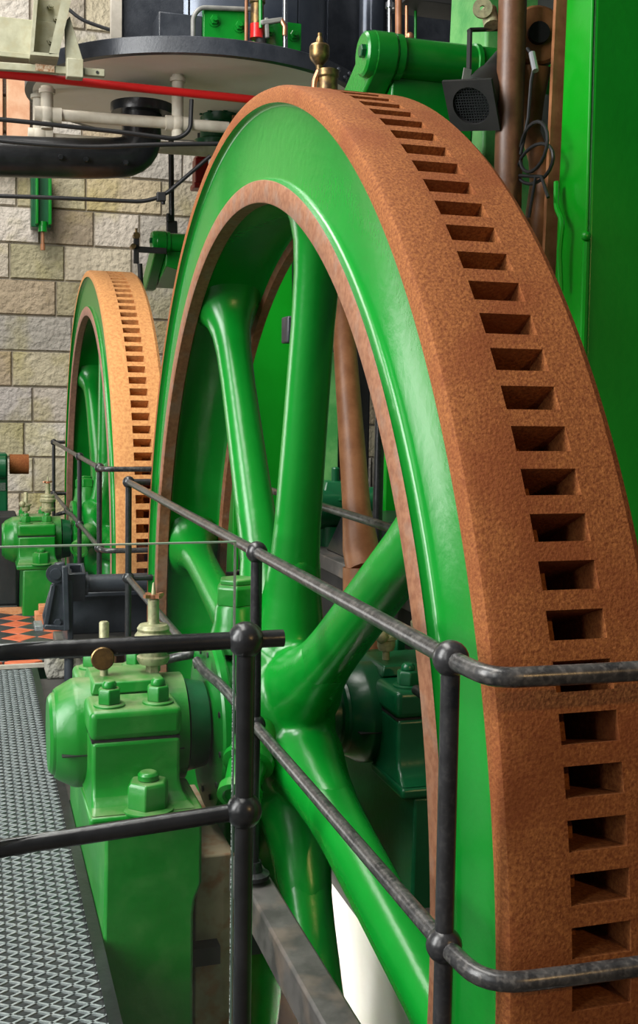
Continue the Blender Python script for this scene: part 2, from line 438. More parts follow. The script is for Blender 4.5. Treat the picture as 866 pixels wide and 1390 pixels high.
# ------------------------------------------------------------------ flywheel
R = 2.2
NS = 144
DTH = 2*PI/NS
TH0 = .7531
DUTY = .5944
W1, W2, WB = .0577*R, .1134*R, .1641*R
def make_flywheel():
    root = thing('flywheel', 'huge green flywheel with a rusty slotted rim filling the foreground', 'flywheel', (0, 0, 0), 'engine flywheels')
    pt = lambda r, y, a: (-r*R*math.cos(a), y, r*R*math.sin(a))
    rim = MB()
    prof = [(.976, 0), (.9915, 0), (.9972, -.006), (1.0, -.020), (1.0, -W1), (1.0, -W2), (1.0, -WB+.02), (.994, -WB), (.90, -WB)]
    K = len(prof); vs = []; fs = []
    angs = []
    for k in range(NS):
        a = TH0-k*DTH; angs += [a, a-DUTY*DTH]
    for a in angs: vs += [pt(r, y, a) for r, y in prof]
    n = len(angs)
    for i in range(n):
        j = (i+1) % n
        for q in range(K-1):
            if q == 4 and i % 2 == 0: continue
            fs.append((i*K+q, i*K+q+1, j*K+q+1, j*K+q))
    rim.add(vs, fs)
    YM = -W1-.52*(W2-W1)
    ra, rb = .955, .90
    sock = MB(); dark = MB()
    for k in range(NS):
        a0 = TH0-k*DTH; a1 = a0-DUTY*DTH
        P = lambda r, y, a: pt(r, y, a)
        ring = [(1, -W1), (1, -W2), (rb, -W2), (rb, YM), (ra, YM), (ra, -W1)]
        A = [P(r, y, a0) for r, y in ring]; B = [P(r, y, a1) for r, y in ring]
        sock.add(A+B, [(0,1,2,3,4,5), (11,10,9,8,7,6), (1,2,8,7), (3,4,10,9), (4,5,11,10), (5,0,6,11), (2,3,9,8)])
    rim_o = rim.build('rim', 'rust', root, angle=28)
    sock.build('tooth_socket', 'rust', rim_o, angle=20)
    NA = 240
    MB().lathe([(.976*R, 0), (.976*R, -.017), (.9735*R, -.0235), (.971*R, -.025), (.8745*R, -.025), (.871*R, -.0225), (.8685*R, -.014), (.868*R, 0)], (0,0,0), (0,1,0), NA).build('web_plate', 'green', root, angle=50)
    MB().lathe([(.8685*R, 0), (.8665*R, .003), (.838*R, .003), (.8356*R, 0), (.8356*R, -.05), (.847*R, -.06)], (0,0,0), (0,1,0), NA).build('inner_ring', 'rust_edge', root, angle=40)
    MB().lathe([(.847*R, -.06), (.853*R, -.075), (.853*R, -.30), (.847*R, -.315)], (0,0,0), (0,1,0), NA).build('bore', 'green', root, angle=50)
    MB().lathe([(.847*R, -.315), (.8356*R, -.325), (.8356*R, -WB), (.90*R, -WB)], (0,0,0), (0,1,0), NA).build('rear_ring', 'rust_edge', root, angle=40)
    # thin outer ring of bare edge metal in front
    # spokes
    YC = -.082*R
    secs = [(.15,.042,.041),(.22,.0415,.040),(.27,.0405,.0395),(.34,.0375,.0362),(.5,.0345,.034),(.66,.0325,.0325),(.74,.034,.034),(.785,.038,.038),(.812,.045,.045),(.832,.056,.054),(.846,.072,.062),(.856,.090,.068)]
    for s in range(8):
        a = math.radians(32.5+45*s)
        dr = Vector((-math.cos(a), 0, math.sin(a))); tg = Vector((math.sin(a), 0, math.cos(a))); ax = Vector((0, 1, 0))
        N_ = 28; vs = []; fs = []
        # interpolate sections
        SS = []
        for (q0, q1) in zip(secs, secs[1:]):
            for t in (0, .5): SS.append([u_+(v_-u_)*t for u_, v_ in zip(q0, q1)])
        SS.append(list(secs[-1]))
        for r, tt, aa in SS:
            c = dr*r*R + ax*YC
            for k in range(N_):
                th = 2*PI*k/N_; e = .82
                cx_ = math.copysign(abs(math.cos(th))**e, math.cos(th)); cy_ = math.copysign(abs(math.sin(th))**e, math.sin(th))
                vs.append(c+tg*tt*R*cx_+ax*aa*R*cy_)
        for i in range(len(SS)-1):
            for k in range(N_):
                fs.append((i*N_+k, i*N_+(k+1) % N_, (i+1)*N_+(k+1) % N_, (i+1)*N_+k))
        MB().add(vs, fs).build('spoke', 'green', root, angle=60)
    # hub casting: boss and the eight spoke roots blended into one skin
    hb = MB().lathe([(0,-.150*R),(.085*R,-.150*R),(.100*R,-.14*R),(.118*R,-.12*R),(.130*R,-.10*R),(.136*R,-.08*R),(.142*R,-.05*R),(.146*R,-.025*R),(.144*R,-.005*R),(.135*R,.010*R),(.11*R,.016*R),(0,.016*R)], (0,0,0), (0,1,0), 64)
    for s in range(8):
        a = math.radians(32.5+45*s)
        dr = Vector((-math.cos(a), 0, math.sin(a))); tg = Vector((math.sin(a), 0, math.cos(a))); ax = Vector((0, 1, 0))
        vs = []; N_ = 24
        st_ = [(.04,.05,.058),(.10,.068,.064),(.15,.067,.061),(.19,.058,.053),(.23,.049,.047),(.27,.0445,.0435),(.30,.040,.039)]
        for r, tt, aa in st_:
            vs += [dr*r*R+ax*YC+tg*tt*R*math.cos(2*PI*k/N_)+ax*aa*R*math.sin(2*PI*k/N_) for k in range(N_)]
        fs = [(q*N_+k, q*N_+(k+1) % N_, (q+1)*N_+(k+1) % N_, (q+1)*N_+k) for q in range(len(st_)-1) for k in range(N_)]
        fs += [tuple(range(N_-1, -1, -1)), tuple((len(st_)-1)*N_+k for k in range(N_))]
        hb.add(vs, fs)
    ho = hb.build('hub', 'green', root, angle=180)
    rm = ho.modifiers.new('remesh', 'REMESH'); rm.mode = 'VOXEL'; rm.voxel_size = .014; rm.use_smooth_shade = True
    sm_ = ho.modifiers.new('smooth', 'SMOOTH'); sm_.factor = .5; sm_.iterations = 14
    MB().lathe([(.05*R,.02),(.11*R,.02),(.112*R,.03*R),(.138*R,.032*R),(.142*R,.036*R),(.142*R,.046*R),(.139*R,.05*R),(.05*R,.05*R)], (0,0,0), (0,1,0), 72).build('hub_flange', 'green', root, angle=35)
    fh0 = None
    for k in range(12):
        a = 2*PI*k/12+.15
        p = Vector((math.cos(a)*.118*R, .05*R, math.sin(a)*.118*R))
        if fh0 is None:
            fh0 = MB().cyl((0,-.004,0), (0,.004,0), .011, n=8).build('flange_hole', 'black_dull', root); q = fh0
        else:
            q = fh0.copy(); col.objects.link(q); q.parent = root
        q.location = p
    for sg in (1, -1):
        base = Vector((.03, -.01, 0))
        lug = MB(); zz = lambda t: base+Vector((0, 0, sg*t))
        lug.lathe([(.115,.26),(.098,.31),(.084,.36),(.080,.415),(.074,.425),(0,.425)], base, (0,0,sg), 28)
        lo = lug.build('clamp_lug', 'green_dusty', root, angle=40)
        MB().hexnut(zz(.425), (0,0,sg), .082, .075, .3).hexnut(zz(.50), (0,0,sg), .07, .02, .3).build('lug_nut', 'green_dusty', lo, .004)
    plug = MB()
    p0 = Vector((-0.680, -0.020, 0.171)); p1 = Vector((-0.933, 0.100, 0.125))
    p0 = Vector((-.33, .02, -.02)); d_ = Vector((-.62, .35, -.52)).normalized()
    plug.lathe([(.075,-.1),(.075,.02),(.088,.025),(.088,.045),(.066,.05),(.060,.14),(.074,.145),(.074,.175),(.055,.178),(.05,.170),(0,.170)], p0, d_, 28)
    plug.build('key_plug', 'green_dusty', root, angle=35)
    MB().cyl((0, -1.05, 0), (0, .64, 0), .1, n=40).build('shaft', 'green_dark_shade', root)
    return root
wheel = make_flywheel()
wheel2 = shifted(wheel, FAR, .02, 0, 'second flywheel with an ochre rusty rim coloured as if warmly lit, smaller in view, before the stone wall',
                 {'rusted iron': M['rust_warm_lit'], 'rubbed rusted iron': M['rust_warm_lit_edge']})
wheel2.rotation_euler = (0, math.radians(11), 0)

# ------------------------------------------------------------------ shaft bearings on pedestals
def make_bearing():
    root = thing('bearing_pedestal', 'green shaft bearing on its pedestal beside the mesh floor, nearest the viewer', 'bearing', (0, .40, FLOOR))
    MB().lathe([(0,.665),(.125,.665),(.138,.655),(.142,.645),(.150,.645),(.158,.635),(.185,.585),(.188,.57),(.188,.20),(.12,.20)], (0,0,0), (0,1,0), 56).build('bearing_housing', 'green_dusty', root, angle=25)
    sp = MB().box((-.1895, .22, -.030), (.1895, .63, -.026)); sp.build('split_line', 'black_dull', root)
    MB().cyl((0,.19,0), (0,.12,0), .165, .150, 40).build('thrust_collar', 'green_dark_shade', root)
    MB().hexa([(-.13,.27,.16),(.13,.27,.16),(.13,.53,.16),(-.13,.53,.16)], [(-.12,.28,.2),(.12,.28,.2),(.12,.52,.2),(-.12,.52,.2)]).build('top_plate', 'green_dusty', root, .006)
    for sx in (-1, 1):
        X = lambda a: sx*a
        cap = MB().box((X(.12), .255, .062), (X(.345), .555, .160)).build('bearing_cap', 'green_dusty', root, .022, seg=4)
        MB().box((X(.12), .262, .055), (X(.337), .548, .064)).build('cap_joint', 'black_dull', root)
        for yy in (.325, .485):
            ws = MB().lathe([(0,0),(.052,0),(.052,.006),(.047,.009),(0,.009)], (X(.27), yy, .160), (0,0,1), 24).build('washer', 'green_dusty', cap)
            MB().hexnut((X(.27), yy, .169), (0,0,1), .040, .05, .4).lathe([(0,0),(.024,0),(.024,.014),(.017,.024),(0,.024)], (X(.27), yy, .219), (0,0,1), 16).build('hex_nut', 'green_dusty', cap, .003)
        MB().hexa([(X(.12),.20,-.19),(X(.44),.20,-.19),(X(.44),.565,-.19),(X(.12),.565,-.19)], [(X(.12),.20,-.152),(X(.44),.20,-.152),(X(.44),.565,-.152),(X(.12),.565,-.152)]).build('foot_flange', 'green_dusty', root, .012, seg=3)
        bl = MB()
        # block with a flared foot
        prof = [(.345,.058),(.343,-.04),(.346,-.085),(.36,-.115),(.39,-.138),(.43,-.150)]
        pv = []
        for xx, zz in prof:
            e = max(0, (xx-.345))*.4
            pv += [(X(.10), .262-e, zz), (X(xx), .262-e, zz), (X(xx), .548+e*.3, zz), (X(.10), .548+e*.3, zz)]
        ff = [(0,1,2,3)]
        for q in range(len(prof)-1):
            ff += [(q*4+i, q*4+(i+1) % 4, q*4+4+(i+1) % 4, q*4+4+i) for i in range(4)]
        bl.add(pv, ff).build('bearing_block', 'green_dusty', root, .012, angle=50, seg=3)
        hn = MB().lathe([(0,0),(.085,0),(.085,.006),(.07,.012),(0,.012)], (X(.395), .375, -.152+.0), (0,0,1), 28)
        hw = hn.build('foot_washer', 'green_dusty', root)
        MB().hexnut((X(.395), .375, -.142), (0,0,1), .070, .085, .25).lathe([(0,0),(.034,0),(.034,.018),(.026,.028),(0,.028)], (X(.395), .375, -.057), (0,0,1), 18).build('foot_nut', 'green_dusty', hw, .004)
    ped = MB()
    zt, zb = -.19, -1.3
    ped.hexa([(-.47,.13,zb),(.47,.13,zb),(.47,.555,zb),(-.47,.555,zb)][::1], [(-.43,.21,zt),(.43,.21,zt),(.43,.52,zt),(-.43,.52,zt)])
    ped = MB()
    lv = [(-.19,.43,.205,.515),(-.40,.435,.205,.518),(-.45,.435,.225,.519),(-.50,.436,.232,.52),(-.80,.44,.232,.522),(-1.3,.45,.23,.53)]
    pv = []; ff = [(0,1,2,3)]
    for zz, hx, ya, yb in lv: pv += [(-hx,ya,zz),(hx+.42,ya,zz),(hx+.42,yb,zz),(-hx,yb,zz)]
    for q in range(len(lv)-1): ff += [(q*4+i, q*4+(i+1) % 4, q*4+4+(i+1) % 4, q*4+4+i) for i in range(4)]
    n = len(lv)-1; ff.append((n*4+3, n*4+2, n*4+1, n*4))
    ped.add(pv, ff).build('pedestal', 'green_dusty', root, .01, angle=20)
    # lubricators on the top plate
    def oiler(px, py, kind):
        o = MB(); z0 = .2
        if kind == 0:
            o.cyl((px,py,z0),(px,py,z0+.06),.014,n=12)
            o.lathe([(0,.035),(.028,.035),(.034,.05),(.034,.075),(.045,.08),(.045,.092),(.02,.10),(.017,.105),(.017,.185),(.013,.19),(0,.19)], (px,py,z0), (0,0,1), 20)
            o.sphere((px-.03,py+.03,z0+.095),.026)
            oo = o.build('oil_cup', 'brass_dusty', root, angle=40)
        else:
            o.hexnut((px,py,z0),(0,0,1),.026,.03)
            o.lathe([(0,.03),(.05,.03),(.058,.045),(.058,.055),(.048,.06),(.048,.10),(.064,.11),(.066,.13),(.055,.145),(.058,.155),(.05,.168),(.022,.172),(.020,.18),(.020,.255),(.012,.262),(.008,.28),(.004,.315),(0,.32)], (px,py,z0), (0,0,1), 24)
            oo = o.build('oil_cup', 'brass_dusty', root, angle=35)
            wn = MB().lathe([(.006,.262),(.02,.262),(.02,.276),(.006,.276)], (px,py,z0), (0,0,1), 14)
            for k in range(4):
                a = PI/2*k+.5
                wn.bar((px,py,z0+.268), (px+.04*math.cos(a),py+.04*math.sin(a),z0+.272), .014, .012)
            wn.build('wing_nut', 'copper', oo)
    oiler(-.02, .475, 0); oiler(0., .30, 1)
    return root
bear = make_bearing()
bear2 = shifted(bear, FAR, .02, 0, 'green bearing pedestal of the second flywheel, by the wall at the left')
bear3 = shifted(bear, 0, -1.05, 0, 'shade-darkened green bearing behind the near flywheel, seen between its lower spokes', {'dusty green paint': M['green_dark_shade']})  # recoloured darker: the shade under the engine is put into its paint
PDY = 0

# ------------------------------------------------------------------ tubular handrails round the wheel pits
TR = .0172
def make_handrail():
    root = thing('handrail', 'black tubular handrail with ball joints round the near flywheel pit', 'railing', (-2.15, .107, -.27), 'pit handrails')
    zt, zl, y0 = .717, .197, .107
    xs = (-2.15, -.73, 2.14)
    MB().tube([(2.14,y0,zt),(-2.2,y0,zt),(-2.3,y0-.01,zt),(-2.31,-.1,zt),(-2.31,-.52,zt)], TR, 14, .09).build('top_rail', 'pipe_worn', root)
    MB().tube([(2.14,y0,zt),(2.14,-.52,zt)], TR, 14).build('top_rail', 'pipe_rail', root)
    MB().tube([(2.14,-.52,zt),(-2.31,-.52,zt)], TR, 14).build('top_rail', 'pipe_worn', root)
    MB().tube([(2.14,y0,zl),(.30,y0,zl),(.24,y0,zl-.0),(.26,y0+.06,zl-.01),(.30,y0+.10,zl-.03)], TR, 14, .05).build('lower_rail', 'pipe_worn', root)
    MB().tube([(-.10,y0+.055,zl+.055),(-.18,y0+.05,zl+.04),(-.36,y0+.02,zl+.03),(-.55,y0,zl),(-.73,y0,zl),(-2.15,y0,zl),(-2.3,y0-.01,zl),(-2.31,-.1,zl),(-2.31,-.52,zl)], TR, 14, .09).build('lower_rail', 'pipe_worn', root)
    MB().tube([(-.46,-.52,zl),(-2.31,-.52,zl)], TR, 14).build('lower_rail', 'pipe_rail', root)
    MB().tube([(2.14,y0,zl),(2.14,-.52,zl)], TR, 14).build('lower_rail', 'pipe_rail', root)
    def post(x, y, zb):
        p = MB().cyl((x,y,zb),(x,y,zt),TR,n=16).build('post', 'pipe_rail', root)
        MB().sphere((x,y,zt),.033).build('ball_joint', 'pipe_rail', p)
        MB().sphere((x,y,zl),.033).build('ball_joint', 'pipe_rail', p)
        MB().lathe([(0,0),(.05,0),(.05,.012),(.03,.02),(.024,.05),(0,.05)], (x,y,zb), (0,0,1), 20).build('post_foot', 'pipe_rail', p)
    post(-2.15, y0, -.27); post(-.73, y0, -.27); post(2.14, y0, FLOOR)
    for x in (-2.31, -.73, 2.14): post(x, -.52, FLOOR)
    return root
rail = make_handrail()
rail2 = shifted(rail, FAR, .02, 0, 'black tubular handrail round the second flywheel pit, farther off at the left')

kerb = MB().box((-2.44, .045, -.40), (-.52, .135, -.285)).build('pit_kerb', 'bed', None, .008)
tag(kerb, 'grey iron beam along the wheel pit carrying the near handrail post', 'beam')
kb = MB().box((-.66, .06, -.55), (-.60, .12, -.40)).build('kerb_bracket', 'black', kerb)
plinth = MB().box((-.30, .065, -1.9), (.42, .20, -.37)).build('bearing_plinth', 'brown_wall', None, .006)
tag(plinth, 'rust stained brown plinth between the near bearing pedestal and the wheel', 'plinth')
pl_b = MB().box((-.36, .125, -.72), (-.29, .235, -.66)).build('plinth_bar', 'black_dull', plinth)

# visitors' guard rail and glass sheet
g = thing('guard_rail', 'black tubular guard rail crossing the left foreground before the bearing', 'railing', (-1.84, .40, FLOOR))
GXR = -1.84
gy = .403
MB().tube([(GXR+.0, gy-.075, .70),(GXR+.0, gy, .70),(GXR+.16, 1.6, .665)], TR, 16).build('top_rail', 'black', g)
MB().tube([(GXR, gy, .36),(GXR+.15, 1.6, .23)], TR, 16).build('middle_rail', 'black', g)
for yy, xx in ((gy, GXR), (1.55, GXR+.15)):
    p = MB().cyl((xx,yy,FLOOR),(xx,yy,.70),TR+.0012,n=18).build('post', 'black', g)
    MB().sphere((xx,yy,.70),.036).build('ball_joint', 'black', p)
    MB().sphere((xx,yy,.36 if yy == gy else .235),.036).build('ball_joint', 'black', p)
    MB().lathe([(0,0),(.06,0),(.06,.012),(.03,.02),(0,.02)], (xx,yy,FLOOR), (0,0,1), 20).build('post_foot', 'black', p)
cp_ = Vector((-1.800, 0.676, 0.674))
MB().lathe([(0,-.03),(.010,-.03),(.010,0),(.021,0),(.022,.002),(.022,.008),(.020,.010),(0,.010)], cp_+Vector((-.02,0,0)), (-1,.1,.05), 28).build('glass_clamp', 'brass', g, angle=30)
gl = thing('glass_panel', 'clear glass screen standing behind the foreground guard rail', 'glass', (-1.80, .9, FLOOR))
gz = (-1.800, 0.413, 0.888)[2]
gy0 = (-1.800, 0.414, 0.888)[1]
MB().box((-1.798, gy0+.004, FLOOR+.02), (-1.788, 1.5, gz-.003)).build('pane', 'glass', gl)
MB().box((-1.798, gy0+.003, gz-.003), (-1.788, 1.5, gz)).box((-1.798, gy0, FLOOR+.02), (-1.788, gy0+.003, gz)).build('pane_edge', 'glass_edge', gl)

# ------------------------------------------------------------------ barring gear between the wheels
b0 = thing('barring_gear', 'black cast iron barring gear with roller and square socket between the flywheels', 'machine', (2.75, .3, FLOOR))
bx = 2.75
def bz(px, py): return None
yl = (2.750, 0.489, -0.258); 
MB().prism([(0,0),(.62,0),(.62,.06),(0,.06)], (2.58, .30+.12, -.40), (0,-1,0), (0,0,1), -.56).build('base_plate', 'bed', b0, .008)
# gusset bracket facing the mesh floor, with a raised edge rib
gpx = [(2.580, 0.504, -0.217),(2.580, 0.516, -0.136),(2.580, 0.479, -0.002),(2.580, 0.455, 0.065),(2.580, 0.463, 0.142),(2.580, 0.442, 0.179),(2.580, 0.385, 0.186),(2.580, 0.372, -0.224)]
MB().add([(2.58,q[1],q[2]) for q in gpx]+[(2.64,q[1],q[2]) for q in gpx], [tuple(range(8)), tuple(range(15,7,-1))]+[(k,(k+1)%8,8+(k+1)%8,8+k) for k in range(8)]).build('side_bracket', 'black_blue', b0, .008)
bo_ = Vector((2.580, 0.442, 0.120))
MB().lathe([(0,0),(.052,0),(.056,.006),(.056,.02),(.034,.022),(.032,.034),(0,.036)], bo_, (-1,0,0), 22).build('bracket_boss', 'black_blue', b0, angle=30)
MB().hexnut((2.575, 0.431, -0.173), (-1,0,0), .024, .025).build('bolt', 'black_blue', b0)
MB().bar((2.565, 0.501, -0.202), (2.565, 0.456, 0.055), .03, .03, (1,0,0)).build('bracket_rib', 'black_blue', b0, .006)
MB().bar((2.565, 0.509, -0.193), (2.565, 0.374, -0.208), .03, .05, (1,0,0)).build('bracket_rib', 'black_blue', b0, .006)
ra_, rb_ = (2.560, 0.378, -0.219), (2.560, 0.390, 0.168)
MB().bar(ra_, rb_, .035, .06, (1,0,0)).build('bracket_rib', 'black_blue', b0, .006)
MB().prism([(0,0),(.40,0),(.40,.06),(.20,.30),(.19,.42),(.10,.47),(.02,.42),(.0,.30)], (2.60, .335, -.34), (1,0,0), (0,0,1), -.035).build('side_bracket', 'black_blue', b0, .008)
MB().cyl((2.72,.43,.03),(2.72,.36,.03),.055,n=20).build('roller_boss', 'black_blue', b0)
MB().cyl((2.72,.36,.03),(2.72,-.22,.03),.055,n=28).cyl((2.72,.30,.03),(2.72,.24,.03),.072,n=28).build('roller', 'black_blue', b0)
MB().box((3.00, -.24, -.34), (3.04, .36, -.06)).box((2.92, -.24, -.09),(3.08, .36, -.06)).build('back_plate', 'black_blue', b0, .006)
MB().prism([(0,0),(.40,0),(.40,.06),(.20,.30),(.19,.42),(.10,.47),(.02,.42),(.0,.30)], (2.60, -.20, -.34), (1,0,0), (0,0,1), -.035).build('side_bracket', 'black_blue', b0, .008)
sq = MB()
sd_ = Vector((-.35, .02, .94)).normalized()
sp0 = Vector((2.735, .31, -.045))
uu = Vector((0,1,0)); vv = sd_.cross(uu)
def sqring(c, h): return [c+uu*a*h+vv*b*h*1.35 for a, b in ((-1,-1),(1,-1),(1,1),(-1,1))]
e0, e1 = sp0, sp0+sd_*.19
V_ = sqring(e0,.052)+sqring(e1,.052)+sqring(e1,.034)+sqring(e1-sd_*.10,.034)
sq.add(V_, [(0,1,5,4),(1,2,6,5),(2,3,7,6),(3,0,4,7),(4,5,9,8),(5,6,10,9),(6,7,11,10),(7,4,8,11),(8,9,13,12),(9,10,14,13),(10,11,15,14),(11,8,12,15),(12,13,14,15),(3,2,1,0)])
sq.build('lever_socket', 'black_blue', b0, .004)
for yy in (.36, -.15):
    MB().cyl((2.62,yy,FLOOR-.02),(2.62,yy,-.38),.028,n=16).build('leg', 'black_blue', b0)
MB().hexnut((2.61,.345,-.34),(0,0,1),.024,.03).cyl((2.61,.345,-.34),(2.61,.345,-.29),.011,n=10).build('bolt', 'black_blue', b0)
b0.location.x += .30
st = MB().box((3.12, (3.120, 0.233, -0.488)[1], FLOOR-.03), (3.36, (3.120, 0.480, -0.474)[1], (3.120, 0.480, -0.400)[2])).build('stone_footing', 'stone', None, .02)
tag(st, 'pale stone footing beneath the black barring gear', 'stone')
bcol = Vector((4.854, 0.380, -0.520))
bk0 = MB().box((bcol.x-.06, bcol.y-.10, FLOOR-.002), (bcol.x+.10, bcol.y+.08, FLOOR+.07)).build('brick', 'brick', None, .006)
tag(bk0, 'lower orange brick lying on the tiled floor by the barring gear', 'brick')
bk1 = MB().box((bcol.x-.05, bcol.y-.08, FLOOR+.07), (bcol.x+.09, bcol.y+.05, FLOOR+.125)).build('brick', 'brick', None, .006)
tag(bk1, 'smaller orange brick resting on top of the lower one by the barring gear', 'brick')
bm = Vector((4.621, 0.447, -0.540))
bk2 = MB().box((bm.x-.12, bm.y-.03, FLOOR-.002), (bm.x+.10, bm.y+.03, FLOOR+.035)).build('floor_shim', 'grate', None, .004)
tag(bk2, 'small grey metal shim on the red and black tiles', 'shim')

# ------------------------------------------------------------------ engine frames
def make_frame():
    root = thing('engine_column', 'tall bright green engine column filling the right edge of the picture', 'column', (0, -1.3, FLOOR), 'engine columns')
    near = MB()
    near.hexa([(-.54,-1.90,-.6),(-.24,-1.90,-.6),(-.24,-1.08,-.6),(-.54,-1.08,-.6)], [(-.47,-1.74,3.5),(-.30,-1.74,3.5),(-.30,-1.11,3.5),(-.47,-1.11,3.5)])
    nl = near.build('front_leg', 'green_frame', root, .015)
    MB().cyl((-.515,-1.085,-.4),(-.495,-1.095,1.72),.014,n=10).build('conduit', 'green_frame', nl)
    MB().sphere((-.50,-1.09,1.74),.017).cyl((-.495,-1.095,1.74),(-.465,-1.105,3.4),.006,n=8).build('conduit_fitting', 'green_frame', nl)
    MB().tube([(-.33,-1.065,1.95),(-.35,-1.055,1.86),(-.41,-1.05,1.80),(-.40,-1.045,1.70),(-.41,-1.05,1.56)], .010, 8, .03).build('weld_bead', 'green_frame', nl)
    MB().bar((-.555,-1.62,-.5),(-.488,-1.53,3.4),.012,.004,(1,0,0)).bar((-.555,-1.66,-.5),(-.488,-1.57,3.4),.012,.004,(1,0,0)).build('lining', 'pale_line', nl)
    far = MB()
    far.hexa([(.62,-1.9,(1.495, -0.920, 0.327)[2]),(1.18,-1.9,(1.495, -0.920, 0.327)[2]),(1.18,-1.22,(1.495, -0.920, 0.327)[2]),(.62,-1.22,(1.495, -0.920, 0.327)[2])], [(.62,-1.8,3.5),(.98,-1.8,3.5),(.98,-1.22,3.5),(.62,-1.22,3.5)])
    far.build('rear_leg', 'green_pale', root, .015)
    MB().hexa([(-.22,-1.13,1.2),(-.20,-1.13,1.2),(-.20,-1.075,1.2),(-.22,-1.075,1.2)],[(-.27,-1.14,3.5),(-.25,-1.14,3.5),(-.25,-1.095,3.5),(-.27,-1.095,3.5)]).build('guide_strip', 'rod', root)
    return root
frame = make_frame()
frame2 = shifted(frame, FAR, -.05, 0, 'green lined engine column of the second engine, seen between the upper spokes')
gd = MB().box((-.16, -1.95, -.5), (.54, -1.42, 3.5)).build('dark_gap_box', 'black_dull', None, .01)  # black box added for the darkness in the gap behind the rods
tag(gd, 'dark box added for the gloom between the near green columns', 'casing')

pr = MB().cyl((-.08,-1.0,.55),(-.08,-1.0,4.6),.052,n=28).build('piston_rod', 'rod_dark')
tag(pr, 'thick brown vertical piston rod behind the near rim, upper right', 'rod')
cr = thing('connecting_rod', 'tapering brown connecting rod seen through the near flywheel spokes', 'rod', (0.715, -0.740, 0.470))
MB().tube([(0.693, -0.740, 0.424),(0.757, -0.740, 0.514),(0.827, -0.740, 0.688),(1.061, -0.740, 1.525),(1.253, -0.740, 2.199)], [.085,.082,.064,.052,.045], 24).build('rod_shank', 'rod', cr)
MB().tube([(0.661, -0.740, 0.021),(0.694, -0.740, 0.441)], [.10,.10], 24).build('rod_end', 'rod', cr)
lk = thing('link_rod', 'bronze brown link rod with an eye at its head beside the green column', 'rod', (-0.021, -1.150, 1.753))
ey = Vector((0.027, -1.150, 2.559))
MB().tube([(-0.010, -1.150, 1.530),(-0.031, -1.150, 1.780),(-0.071, -1.150, 1.994),(-0.036, -1.150, 2.096),(0.042, -1.150, 2.209),(0.038, -1.150, 2.347),(0.015, -1.150, 2.451)], [.062,.058,.050,.042,.038,.05,.062], 18).build('rod_shank', 'rod_bronze', lk)
MB().lathe([(.035,-.05),(.10,-.05),(.11,-.04),(.11,.04),(.10,.05),(.035,.05)], ey, (-1,.25,0), 28, True).build('rod_eye', 'rod_bronze', lk)
MB().cyl(ey+Vector((-.075,.02,0)), ey+Vector((.06,-.015,0)), .040, n=18).build('eye_pin', 'black_dull', lk)

# rocker shaft with lever, copied on the far engine
def make_rocker():
    root = thing('rocker_shaft', 'green rocker shaft with a lever arm above the top of the near flywheel', 'shaft', (.31, -.6, 2.52), 'rocker shafts')
    c = Vector((.31, -.58, 2.52))
    MB().cyl(c+Vector((0,-.06,0)), c+Vector((0,-1.0,0)), .078, n=36).build('shaft_tube', 'green', root)
    MB().lathe([(.08,0),(.088,.004),(.088,.03),(.08,.034)], c+Vector((0,-.13,0)), (0,1,0), 36, True).build('shaft_ring', 'green', root)
    MB().lathe([(.076,0),(.086,.004),(.086,.022),(.076,.026)], c+Vector((0,-.46,0)), (0,1,0), 36, True).build('shaft_ring', 'green', root)
    pts = []
    rr = .092
    for k in range(13):
        a = math.radians(40+k*15); pts.append((rr*math.cos(a), rr*math.sin(a)))
    # lever: boss round, then running away and down to +x
    cx, cz = .62, -.25
    hull = [(rr*math.cos(math.radians(a)), rr*math.sin(math.radians(a))) for a in range(50, 271, 17)]
    hull += [(.55, -.36), (.74, -.36), (.78, -.28)]
    MB().prism(hull[::-1], c+Vector((0,-.10,0)), (1,0,0), (0,0,1), -.10).build('lever', 'green', root, .012)
    MB().hexa([c+Vector(t) for t in ((.02,-.46,-.30),(.60,-.46,-.34),(.60,-.10,-.34),(.02,-.10,-.20))], [c+Vector(t) for t in ((.0,-.46,-.05),(.60,-.46,-.25),(.60,-.10,-.25),(.0,-.10,-.05))]).build('lever_web', 'green', root, .01)
    MB().lathe([(0,.03),(.075,.03),(.085,.022),(.09,0),(.09,-.06)], c+Vector((0,.0,0)), (0,1,0), 36).build('end_cap', 'green', root, angle=30)
    MB().hexnut(c+Vector((-.035,.028,.0)), (0,1,0), .026, .022).build('cap_bolt', 'green_dark_shade', root)
    return root
rock = make_rocker()
rock2 = shifted(rock, FAR, -.02, 0, 'small dark green rocker shaft with lever hanging before the stone wall')

CC_Z = ((5.300, -0.855, 3.565))[2]+.05
# valve linkage and small gear before the wall
p_ = Vector((5.750, -0.426, 2.449))
vl = thing('valve_linkage', 'black valve linkage hanging at the left end of the small rocker shaft', 'linkage', p_)
MB().bar(p_+Vector((0,0,.12)), p_+Vector((0,0,-.14)), .045, .03, (1,0,0)).bar(p_+Vector((0,0,-.02)), p_+Vector((.02,-.26,-.02)), .03, .05).build('link_bar', 'black_dull', vl, .005)
MB().cyl(p_+Vector((-.04,0,.09)), p_+Vector((.04,0,.09)), .028, n=14).cyl(p_+Vector((-.05,.03,.0)), p_+Vector((.04,.03,0)), .022, n=12).cyl(p_+Vector((0,0,.12)), p_+Vector((0,0,.155)), .012, n=10).build('link_pin', 'brass', vl)
MB().cyl(p_+Vector((0,-.03,-.14)), p_+Vector((0,-.05,-.50)), .022, n=14).build('hanging_rod', 'black_dull', vl)
q_ = Vector((6.600, -0.891, 2.580))
vr = thing('valve_rod', 'dark vertical valve rod rising behind the small rocker shaft', 'rod', q_)
